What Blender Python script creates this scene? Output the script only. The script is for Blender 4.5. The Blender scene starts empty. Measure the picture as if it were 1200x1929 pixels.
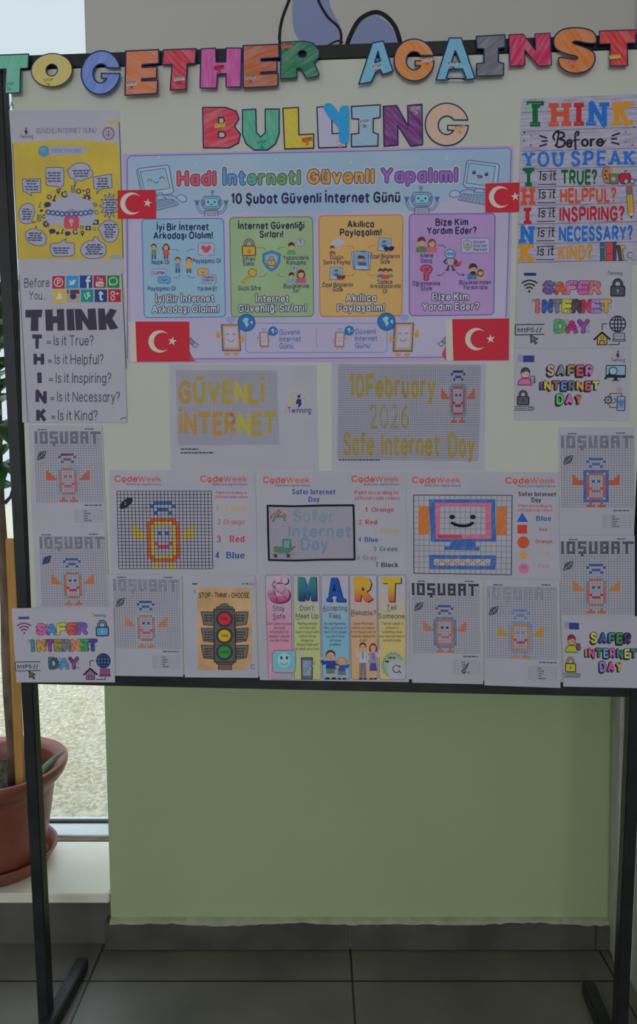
import bpy, math, random
import numpy as np
from mathutils import Vector, Matrix, geometry

SC = bpy.context.scene
COL = SC.collection
R = math.radians

# ------------------------------------------------------------------ camera
F_PX, EYE, PITCH = 1364.0, 1.22, R(5.5)
cam = bpy.data.cameras.new('camera')
cam.sensor_fit = 'VERTICAL'
cam.sensor_height = 24.0
cam.lens = 24.0 * F_PX / 1929.0
cam.clip_start = 0.02
cam_ob = bpy.data.objects.new('camera', cam)
COL.objects.link(cam_ob)
cam_ob.location = (0, 0, EYE)
cam_ob.rotation_euler = (R(90) - PITCH, 0, 0)
SC.camera = cam_ob

# ------------------------------------------------------------------ sky, daylight, exposure
SC.view_settings.view_transform = 'Standard'
SC.view_settings.look = 'None'
SC.view_settings.exposure = 0.0
SC.view_settings.gamma = 1.0
SC.view_settings.use_curve_mapping = False
world = bpy.data.worlds.new('sky')
SC.world = world
world.use_nodes = True
wn, wl = world.node_tree.nodes, world.node_tree.links
bg = wn['Background']
bg.inputs['Strength'].default_value = 0.95
_tc = wn.new('ShaderNodeTexCoord')
_nz = wn.new('ShaderNodeTexNoise')
_nz.inputs['Scale'].default_value = 2.2
_nz.inputs['Detail'].default_value = 3.0
_rp = wn.new('ShaderNodeValToRGB')
_rp.color_ramp.elements[0].position = 0.35
_rp.color_ramp.elements[0].color = (0.66, 0.79, 0.95, 1)
_rp.color_ramp.elements[1].position = 0.62
_rp.color_ramp.elements[1].color = (0.76, 0.85, 0.94, 1)
# an overcast sky is about three times as bright overhead as near the horizon
_sx = wn.new('ShaderNodeSeparateXYZ')
_up = wn.new('ShaderNodeMapRange')
_up.inputs['From Min'].default_value = 0.50
_up.inputs['From Max'].default_value = 1.0
_up.inputs['To Min'].default_value = 1.0
_up.inputs['To Max'].default_value = 5.2
wl.new(_tc.outputs['Generated'], _sx.inputs[0])
wl.new(_sx.outputs['Z'], _up.inputs['Value'])
wl.new(_up.outputs['Result'], bg.inputs['Strength'])
wl.new(_tc.outputs['Generated'], _nz.inputs['Vector'])
wl.new(_nz.outputs['Fac'], _rp.inputs['Fac'])
wl.new(_rp.outputs['Color'], bg.inputs['Color'])


def area(name, loc, target, sx, sy, watts, color):
    l = bpy.data.lights.new(name, 'AREA')
    l.shape = 'RECTANGLE'
    l.size, l.size_y, l.energy, l.color = sx, sy, watts, color
    o = bpy.data.objects.new(name, l)
    COL.objects.link(o)
    o.location = loc
    o.rotation_euler = (Vector(target) - Vector(loc)).to_track_quat('-Z', 'Y').to_euler()
    return o


# daylight through the tall glazing on the left and through the windows at the camera's end of the room
area('glazing_daylight', (-2.3, -1.4, 1.8), (0.0, 1.5, 1.1), 2.0, 1.6, 1.5, (0.97, 0.98, 1.0))
area('window_daylight', (0.0, -3.8, 1.75), (0.1, 1.5, 1.0), 2.0, 1.5, 50.0, (1.0, 0.985, 0.96))

# ------------------------------------------------------------------ materials
K = (0.44, 0.44, 0.44)          # share of full white that reaches the board (paper reads as ink / K)


def s2l(c):
    c = c / 255.0
    return c / 12.92 if c <= 0.04045 else ((c + 0.055) / 1.055) ** 2.4


def seen(r, g, b):
    """own colour of a printed or painted thing that reads as r, g, b in the room's dim light"""
    return tuple(min(0.88, max(0.004, s2l(v) / k)) for v, k in zip((r, g, b), K))


_mats = {}


def mat(rgb, rough=0.75, name=None, raw=False, spec=0.25):
    key = (tuple(rgb), rough, raw, name, spec)
    if key not in _mats:
        m = bpy.data.materials.new(name or 'ink')
        m.use_nodes = True
        p = m.node_tree.nodes['Principled BSDF']
        c = tuple(rgb) if raw else seen(*rgb)
        p.inputs['Base Color'].default_value = (*c, 1)
        p.inputs['Roughness'].default_value = rough
        p.inputs['Specular IOR Level'].default_value = spec
        _mats[key] = m
    return _mats[key]


def noisy(name, c1, c2, scale, rough=0.8, detail=4.0, stretch=(1, 1, 1), rot=(0, 0, 0), lo=0.35, hi=0.65, bump=0.0, spec=0.25, coord='Object'):
    key = ('noisy', name, c1, c2, scale)
    if key in _mats:
        return _mats[key]
    m = bpy.data.materials.new(name)
    m.use_nodes = True
    nt = m.node_tree
    p = nt.nodes['Principled BSDF']
    tc = nt.nodes.new('ShaderNodeTexCoord')
    mp = nt.nodes.new('ShaderNodeMapping')
    mp.inputs['Scale'].default_value = stretch
    m0 = nt.nodes.new('ShaderNodeMapping')
    m0.inputs['Rotation'].default_value = rot
    nz = nt.nodes.new('ShaderNodeTexNoise')
    nz.inputs['Scale'].default_value = scale
    nz.inputs['Detail'].default_value = detail
    rp = nt.nodes.new('ShaderNodeValToRGB')
    rp.color_ramp.elements[0].position = lo
    rp.color_ramp.elements[0].color = (*c1, 1)
    rp.color_ramp.elements[1].position = hi
    rp.color_ramp.elements[1].color = (*c2, 1)
    nt.links.new(tc.outputs[coord], m0.inputs['Vector'])
    nt.links.new(m0.outputs['Vector'], mp.inputs['Vector'])
    nt.links.new(mp.outputs['Vector'], nz.inputs['Vector'])
    nt.links.new(nz.outputs['Fac'], rp.inputs['Fac'])
    nt.links.new(rp.outputs['Color'], p.inputs['Base Color'])
    p.inputs['Roughness'].default_value = rough
    p.inputs['Specular IOR Level'].default_value = spec
    if bump:
        b = nt.nodes.new('ShaderNodeBump')
        b.inputs['Strength'].default_value = bump
        b.inputs['Distance'].default_value = 0.002
        nt.links.new(nz.outputs['Fac'], b.inputs['Height'])
        nt.links.new(b.outputs['Normal'], p.inputs['Normal'])
    _mats[key] = m
    return m


def crayon(rgb, ang=35, gap=0.32, scale=95):
    """wax crayon / felt pen hatching: streaks of colour with the paper showing between"""
    a = seen(*rgb)
    w = tuple(x + (y - x) * gap for x, y in zip(a, (0.72, 0.72, 0.80)))
    return noisy('crayon_%d_%d_%d_%d_%d' % (*rgb, ang, int(gap * 100)), a, w, scale, 0.8, 3.0, (0.22, 1, 1.6), (0, R(ang), 0), 0.40, 0.68)


PAPER = noisy('white_paper', seen(138, 137, 149), seen(143, 141, 153), 9, 0.7, 2)
BLACK = (34, 34, 44)

# ------------------------------------------------------------------ object helpers


def link(o, parent=None):
    COL.objects.link(o)
    if parent is not None:
        o.parent = parent
    return o


def tag(o, label=None, cat=None, group=None, kind=None):
    if label:
        o['label'] = label
    if cat:
        o['category'] = cat
    if group:
        o['group'] = group
    if kind:
        o['kind'] = kind
    return o


def mesh_ob(name, verts, faces, mats, fmat=None, parent=None, smooth=False):
    me = bpy.data.meshes.new(name)
    me.from_pydata(verts, [], faces)
    for m in (mats if isinstance(mats, (list, tuple)) else [mats]):
        me.materials.append(m)
    if fmat is not None:
        me.polygons.foreach_set('material_index', fmat)
    if smooth:
        me.polygons.foreach_set('use_smooth', [True] * len(me.polygons))
    me.update()
    return link(bpy.data.objects.new(name, me), parent)


class MB:
    """collects boxes and other solids for one mesh"""

    def __init__(s):
        s.v, s.f, s.m = [], [], []

    def add(s, vs, fs, mi=0):
        n = len(s.v)
        s.v += [tuple(v) for v in vs]
        s.f += [tuple(n + i for i in f) for f in fs]
        s.m += [mi] * len(fs)

    def box(s, x0, x1, y0, y1, z0, z1, mi=0, bev=0.0):
        if bev <= 0:
            vs = [(x, y, z) for z in (z0, z1) for x, y in ((x0, y0), (x1, y0), (x1, y1), (x0, y1))]
            s.add(vs, [(3, 2, 1, 0), (4, 5, 6, 7), (0, 1, 5, 4), (1, 2, 6, 5), (2, 3, 7, 6), (3, 0, 4, 7)], mi)
            return
        import bmesh
        bm = bmesh.new()
        bmesh.ops.create_cube(bm, size=1.0)
        for v in bm.verts:
            v.co = Vector(((x0 + x1) / 2 + v.co.x * (x1 - x0), (y0 + y1) / 2 + v.co.y * (y1 - y0), (z0 + z1) / 2 + v.co.z * (z1 - z0)))
        bmesh.ops.bevel(bm, geom=bm.edges[:], offset=bev, segments=2, affect='EDGES')
        bm.verts.index_update()
        s.add([v.co[:] for v in bm.verts], [[v.index for v in f.verts] for f in bm.faces], mi)
        bm.free()

    def lathe(s, prof, seg=48, c=(0, 0), mi=0):
        n = len(prof)
        vs = [(c[0] + r * math.cos(2 * math.pi * k / seg), c[1] + r * math.sin(2 * math.pi * k / seg), z) for k in range(seg) for r, z in prof]
        fs = []
        for k in range(seg):
            k2 = (k + 1) % seg
            for i in range(n - 1):
                fs.append((k * n + i, k2 * n + i, k2 * n + i + 1, k * n + i + 1))
        s.add(vs, fs, mi)

    def tube(s, pts, rad, seg=10, mi=0):
        pts = [Vector(p) for p in pts]
        rad = rad if isinstance(rad, (list, tuple)) else [rad] * len(pts)
        vs, fs = [], []
        for i, p in enumerate(pts):
            d = (pts[min(i + 1, len(pts) - 1)] - pts[max(i - 1, 0)]).normalized()
            a = d.orthogonal().normalized() if i == 0 else (a - d * a.dot(d)).normalized()
            b = d.cross(a)
            for k in range(seg):
                t = 2 * math.pi * k / seg
                vs.append(p + (a * math.cos(t) + b * math.sin(t)) * rad[i])
        for i in range(len(pts) - 1):
            for k in range(seg):
                fs.append((i * seg + k, i * seg + (k + 1) % seg, (i + 1) * seg + (k + 1) % seg, (i + 1) * seg + k))
        fs.append(tuple(range(seg))[::-1])
        fs.append(tuple((len(pts) - 1) * seg + k for k in range(seg)))
        s.add(vs, fs, mi)

    def build(s, name, mats, parent=None, smooth=False):
        return mesh_ob(name, s.v, s.f, mats, s.m, parent, smooth)


def empty(name, loc=(0, 0, 0), rz=0.0):
    o = bpy.data.objects.new(name, None)
    o.empty_display_size = 0.05
    o.location = loc
    o.rotation_euler = (0, 0, rz)
    return link(o)


# ------------------------------------------------------------------ the place
WALL_Y, WL, WR = 1.643, -0.50, 0.703
m_beige = noisy('cream_wall_paint', (0.60, 0.56, 0.50), (0.66, 0.62, 0.56), 6, 0.8, 5)


def two_tone_wall():
    m = bpy.data.materials.new('two_tone_wall_paint')
    m.use_nodes = True
    nt = m.node_tree
    p = nt.nodes['Principled BSDF']
    tc = nt.nodes.new('ShaderNodeTexCoord')
    sx = nt.nodes.new('ShaderNodeSeparateXYZ')
    gt = nt.nodes.new('ShaderNodeMath')
    gt.operation = 'GREATER_THAN'
    gt.inputs[1].default_value = 1.45
    nz = nt.nodes.new('ShaderNodeTexNoise')
    nz.inputs['Scale'].default_value = 4.0
    nz.inputs['Detail'].default_value = 6.0
    r1 = nt.nodes.new('ShaderNodeValToRGB')
    r1.color_ramp.elements[0].color = (0.405, 0.50, 0.275, 1)
    r1.color_ramp.elements[1].color = (0.45, 0.545, 0.315, 1)
    mx = nt.nodes.new('ShaderNodeMix')
    mx.data_type = 'RGBA'
    mx.inputs['B'].default_value = (0.64, 0.62, 0.60, 1)
    L = nt.links.new
    L(tc.outputs['Object'], sx.inputs[0])
    L(sx.outputs['Z'], gt.inputs[0])
    L(tc.outputs['Object'], nz.inputs['Vector'])
    L(nz.outputs['Fac'], r1.inputs['Fac'])
    L(r1.outputs['Color'], mx.inputs['A'])
    L(gt.outputs[0], mx.inputs['Factor'])
    L(mx.outputs['Result'], p.inputs['Base Color'])
    nz2 = nt.nodes.new('ShaderNodeTexNoise')
    nz2.inputs['Scale'].default_value = 130.0
    b = nt.nodes.new('ShaderNodeBump')
    b.inputs['Strength'].default_value = 0.12
    b.inputs['Distance'].default_value = 0.002
    L(tc.outputs['Object'], nz2.inputs['Vector'])
    L(nz2.outputs['Fac'], b.inputs['Height'])
    L(b.outputs['Normal'], p.inputs['Normal'])
    p.inputs['Roughness'].default_value = 0.55
    p.inputs['Specular IOR Level'].default_value = 0.3
    return m


def tile_floor():
    m = bpy.data.materials.new('grey_floor_tiles')
    m.use_nodes = True
    nt = m.node_tree
    p = nt.nodes['Principled BSDF']
    L = nt.links.new
    tc = nt.nodes.new('ShaderNodeTexCoord')
    mp = nt.nodes.new('ShaderNodeMapping')
    mp.inputs['Location'].default_value = (0.6 * 4 - 0.077, 0.6 * 10 - 1.537, 0)
    br = nt.nodes.new('ShaderNodeTexBrick')
    br.offset = 0.0
    br.inputs['Scale'].default_value = 1.0
    br.inputs['Mortar Size'].default_value = 0.0028
    br.inputs['Mortar Smooth'].default_value = 0.3
    br.inputs['Brick Width'].default_value = 0.6
    br.inputs['Row Height'].default_value = 0.6
    br.inputs['Color1'].default_value = (0.152, 0.147, 0.13, 1)
    br.inputs['Color2'].default_value = (0.168, 0.162, 0.146, 1)
    br.inputs['Mortar'].default_value = (0.018, 0.018, 0.016, 1)
    nz = nt.nodes.new('ShaderNodeTexNoise')
    nz.inputs['Scale'].default_value = 5.0
    nz.inputs['Detail'].default_value = 7.0
    rp = nt.nodes.new('ShaderNodeValToRGB')
    rp.color_ramp.elements[0].position = 0.3
    rp.color_ramp.elements[0].color = (0.72, 0.72, 0.72, 1)
    rp.color_ramp.elements[1].position = 0.7
    rp.color_ramp.elements[1].color = (1.12, 1.1, 1.06, 1)
    mx = nt.nodes.new('ShaderNodeMix')
    mx.data_type = 'RGBA'
    mx.blend_type = 'MULTIPLY'
    mx.inputs['Factor'].default_value = 1.0
    L(tc.outputs['Object'], mp.inputs['Vector'])
    L(mp.outputs['Vector'], br.inputs['Vector'])
    L(tc.outputs['Object'], nz.inputs['Vector'])
    L(nz.outputs['Fac'], rp.inputs['Fac'])
    L(br.outputs['Color'], mx.inputs['A'])
    L(rp.outputs['Color'], mx.inputs['B'])
    L(mx.outputs['Result'], p.inputs['Base Color'])
    p.inputs['Roughness'].default_value = 0.42
    return m


def structure(name, mb, mats, parent=None, smooth=False):
    o = mb.build(name, mats, parent, smooth)
    if parent is None:
        tag(o, kind='structure')
    return o


b = MB(); b.box(-2.6, 0.85, -4.0, 2.0, -0.06, 0.0)
structure('floor', b, tile_floor())
b = MB(); b.box(-2.6, 0.85, -4.0, 2.0, 2.9, 2.98)
structure('ceiling', b, mat((0.72, 0.71, 0.68), 0.9, 'ceiling_paint', True))
b = MB(); b.box(WL, 0.85, WALL_Y, 2.0, 0.0, 2.9)
wall_back = structure('wall_back', b, two_tone_wall())
m_white_wall = noisy('white_door_paint', (0.42, 0.41, 0.38), (0.48, 0.47, 0.44), 14, 0.5, 5)
b = MB(); b.box(WR + 0.006, 0.85, -4.0, WALL_Y - 0.001, 0.0, 2.9)
structure('wall_right', b, m_white_wall)
# left end of the corridor: dwarf wall, pillar and lintel leave the tall glazing open
b = MB(); b.box(-2.6, -2.48, -4.0, 2.0, 0.0, 0.5); b.box(-2.6, -2.48, -4.0, 2.0, 2.6, 2.9); b.box(-2.6, -2.48, -0.3, 1.5, 0.5, 2.6); b.box(-2.6, -2.48, -4.0, -2.6, 0.5, 2.6)
structure('wall_left', b, m_beige)
b = MB(); b.box(-2.6, 0.85, -4.1, -4.0, 0.0, 0.9); b.box(-2.6, 0.85, -4.1, -4.0, 2.5, 2.9); b.box(-2.6, -1.9, -4.1, -4.0, 0.9, 2.5); b.box(0.2, 0.85, -4.1, -4.0, 0.9, 2.5)
structure('wall_rear', b, m_beige)

# door casing on the right wall: rounded battens running up from the floor
m_casing = noisy('worn_white_casing', (0.44, 0.43, 0.39), (0.52, 0.51, 0.47), 20, 0.45, 4)
b = MB()
for y0, y1, d in ((1.605, 1.642, 0.010), (1.575, 1.603, 0.016), (1.535, 1.572, 0.010)):
    b.box(WR - d + 0.007, WR + 0.03, y0, y1, 0.0, 0.8, 0, 0.004)
    b.box(WR - d + 0.007, WR + 0.03, y0, y1, 0.8, 2.35, 0, 0.004)
b.v = [(x - 0.024 * min(z, 0.8), y, z) for x, y, z in b.v]       # the casing is a little out of plumb
structure('trim_1', b, m_casing)

# skirting tiles with a ragged plaster edge above
random.seed(4)
m_skirt = noisy('grey_skirting_tile', (0.075, 0.074, 0.068), (0.11, 0.108, 0.10), 9, 0.5, 6)
m_joint = mat((0.02, 0.02, 0.018), 0.9, 'dark_joint', True)
b = MB()
for x0, x1 in ((-0.514, 0.0755), (0.0775, 0.6655), (0.6675, WR + 0.004)):
    b.box(x0, x1, WALL_Y - 0.010, WALL_Y + 0.001, 0.003, 0.072, 0, 0.0015)
b.box(-0.513, WR + 0.004, WALL_Y - 0.006, WALL_Y, 0.0, 0.003, 1)
b.box(-0.514, -0.501, WALL_Y + 0.0015, WALL_Y + 0.0185, 0.003, 0.072, 0)
structure('baseboard_back', b, [m_skirt, m_joint])
m_plaster = noisy('ragged_plaster', (0.36, 0.40, 0.26), (0.47, 0.49, 0.36), 30, 0.9, 5)
b = MB()
xs = [-0.50 + i * (WR + 0.50) / 90 for i in range(91)]
top = [0.079 + random.uniform(-.0012, .0012) for _ in xs]
low = [0.070 + 0.004 * math.sin(i * 0.23) * math.sin(i * 0.061) + random.uniform(-.0016, .0016) for i in range(91)]
vs = []
for x, t, l in zip(xs, top, low):
    vs += [(x, WALL_Y - 0.0112, l), (x, WALL_Y - 0.0112, t), (x, WALL_Y, t + 0.003)]
fs = []
for i in range(90):
    a = i * 3
    fs += [(a, a + 3, a + 4, a + 1), (a + 1, a + 4, a + 5, a + 2)]
b.add(vs, fs)
structure('trim_2', b, m_plaster)

# window bay on the left: plinth, sill, frame, pane
b = MB(); b.box(-2.48, WL - 0.001, 1.662, 1.99, 0.0, 0.12)
structure('trim_3', b, noisy('dark_plinth_tile', (0.10, 0.10, 0.095), (0.14, 0.138, 0.13), 7, 0.55, 6))
SILL = 0.145
b = MB(); b.box(-2.48, WL - 0.001, 1.636, 1.866, 0.1205, SILL, 0, 0.003)
structure('trim_4', b, noisy('cream_marble_sill', (0.83, 0.79, 0.69), (0.88, 0.85, 0.77), 8, 0.35, 5))
win = empty('window_1', (-1.49, 1.93, SILL)); tag(win, kind='structure')
m_frame = mat((0.66, 0.68, 0.70), 0.4, 'white_window_frame', True)
m_gask = mat((0.05, 0.052, 0.055), 0.6, 'dark_gasket', True)
b = MB()
b.box(-0.99, 0.988, -0.045, 0.055, -0.02, 0.006, 0, 0.002)
b.box(-0.99, 0.988, 0.012, 0.052, 2.3, 2.36, 0, 0.002)
b.box(-0.99, -0.95, -0.045, 0.055, 0.006, 2.3, 0, 0.002)
b.box(0.975, 0.9885, 0.015, 0.05, 0.006, 2.3, 0, 0.002)
b.build('window_frame', [m_frame], win)
b = MB(); b.box(-0.95, 0.975, 0.018, 0.03, 0.0062, 0.0125)
b.build('gasket', [m_gask], win)
b = MB(); b.box(-0.99, 0.988, -0.0635, -0.0455, -0.02, 0.001)
b.build('wood_strip', [noisy('brown_wood_strip', (0.13, 0.085, 0.05), (0.20, 0.14, 0.09), 25, 0.6, 4, (1, 6, 6))], win)
mg = bpy.data.materials.new('window_glass'); mg.use_nodes = True
_n = mg.node_tree.nodes; _l = mg.node_tree.links
_n.remove(_n['Principled BSDF'])
_t = _n.new('ShaderNodeBsdfTransparent'); _t.inputs[0].default_value = (0.96, 0.98, 0.97, 1)
_g = _n.new('ShaderNodeBsdfGlossy'); _g.inputs['Roughness'].default_value = 0.02
_m = _n.new('ShaderNodeMixShader'); _m.inputs[0].default_value = 0.05
_l.new(_t.outputs[0], _m.inputs[1]); _l.new(_g.outputs[0], _m.inputs[2]); _l.new(_m.outputs[0], _n['Material Output'].inputs['Surface'])
b = MB(); b.box(-0.95, 0.975, 0.026, 0.030, 0.0126, 2.3)
b.build('pane', [mg], win)

# dry ground outside
b = MB()
N = 40
random.seed(2)
gx = [-9 + 14 * i / N for i in range(N + 1)]
gy = [2.08 + 12 * (j / N) ** 1.6 for j in range(N + 1)]
vs = [(x, y, -0.02 + (random.uniform(-.012, .012) if y > 2.2 else 0)) for y in gy for x in gx]
fs = [(j * (N + 1) + i, j * (N + 1) + i + 1, (j + 1) * (N + 1) + i + 1, (j + 1) * (N + 1) + i) for j in range(N) for i in range(N)]
b.add(vs, fs)
tag(b.build('ground', [noisy('dry_soil', (0.30, 0.26, 0.185), (0.60, 0.53, 0.40), 55, 0.95, 9, lo=0.34, hi=0.68, bump=0.12)], None, True), kind='structure')
b = MB()
for _ in range(3200):
    x, y = random.uniform(-2.6, -0.2), 2.12 + 2.6 * random.random() ** 1.5
    a, ln, w = random.uniform(0, 6.28), random.uniform(.02, .085), random.uniform(.0008, .0018)
    k = random.uniform(-.9, .9)
    pts = [(x, y, 0.0), (x + ln * .5 * math.cos(a), y + ln * .5 * math.sin(a), random.uniform(.004, .022)), (x + ln * math.cos(a + k), y + ln * math.sin(a + k), 0.003)]
    b.tube(pts, w, 4)
tag(b.build('dry_grass', [noisy('straw', (0.62, 0.55, 0.36), (0.86, 0.80, 0.66), 5)]), 'dry straw lying on the bare ground outside the window', 'grass', kind='stuff')

# painted figure high on the wall, only its lower end shows
CP, SP = math.cos(PITCH), math.sin(PITCH)


class Plane:
    """an upright surface in the room; art for it is measured in photograph pixels and laid on it in metres"""

    def __init__(s, p0, yaw):
        s.p0, s.yaw = np.array(p0, float), yaw
        s.n = np.array((math.sin(yaw), -math.cos(yaw), 0.0))

    def world(s, px, off):
        px = np.asarray(px, float).reshape(-1, 2)
        X, Y = (px[:, 0] - 600) / F_PX, (964.5 - px[:, 1]) / F_PX
        d = np.stack([X, CP + SP * Y, CP * Y - SP], 1)
        c = np.array((0, 0, EYE))
        t = ((s.p0 - c) @ s.n) / (d @ s.n)
        return c + d * t[:, None] + np.asarray(off).reshape(-1, 1) * s.n


BOARD = Plane((-0.599, 1.401, 0), math.atan2(-0.0756, 1.1756))
WALL = Plane((0, WALL_Y, 0), 0.0)
LV = 0.00010          # one layer of ink


class Quad:
    """local sheet coordinates -> pixels, from the sheet's four corners (tl, tr, br, bl)"""

    def __init__(s, corners, box):
        s.c = [np.array(p, float) for p in corners]
        s.b = box

    def __call__(s, p):
        p = np.asarray(p, float).reshape(-1, 2)
        x0, y0, x1, y1 = s.b
        u, v = ((p[:, 0] - x0) / (x1 - x0))[:, None], ((p[:, 1] - y0) / (y1 - y0))[:, None]
        a, b, c, d = s.c
        return a * (1 - u) * (1 - v) + b * u * (1 - v) + c * u * v + d * (1 - u) * v


class Crop:
    """coordinates read off an enlarged crop: origin, enlargement, and the lean of the sheet's own lines"""

    def __init__(s, x0, y0, k, slope=0.0, lean=0.0, ref=(0, 0)):
        s.x0, s.y0, s.k, s.sl, s.le, s.ref = x0, y0, k, slope, lean, ref

    def __call__(s, p):
        p = np.asarray(p, float).reshape(-1, 2)
        return np.stack([s.x0 + p[:, 0] / s.k, s.y0 + p[:, 1] / s.k], 1)


def catmull(pts, n=5):
    closed = pts[0] == pts[-1] and len(pts) > 3
    p = [np.array(q, float) for q in pts]
    if closed:
        p = p[:-1]
    out, m = [], len(p)
    for i in range(m if closed else m - 1):
        if closed:
            a, b, c, d = p[(i - 1) % m], p[i], p[(i + 1) % m], p[(i + 2) % m]
        else:
            a, b, c, d = p[max(i - 1, 0)], p[i], p[i + 1], p[min(i + 2, m - 1)]
        for k in range(n):
            t = k / n
            out.append(tuple(0.5 * (2 * b + (c - a) * t + (2 * a - 5 * b + 4 * c - d) * t * t + (3 * b - a - 3 * c + d) * t ** 3)))
    out.append(tuple(p[0] if closed else p[-1]))
    return out


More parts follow.
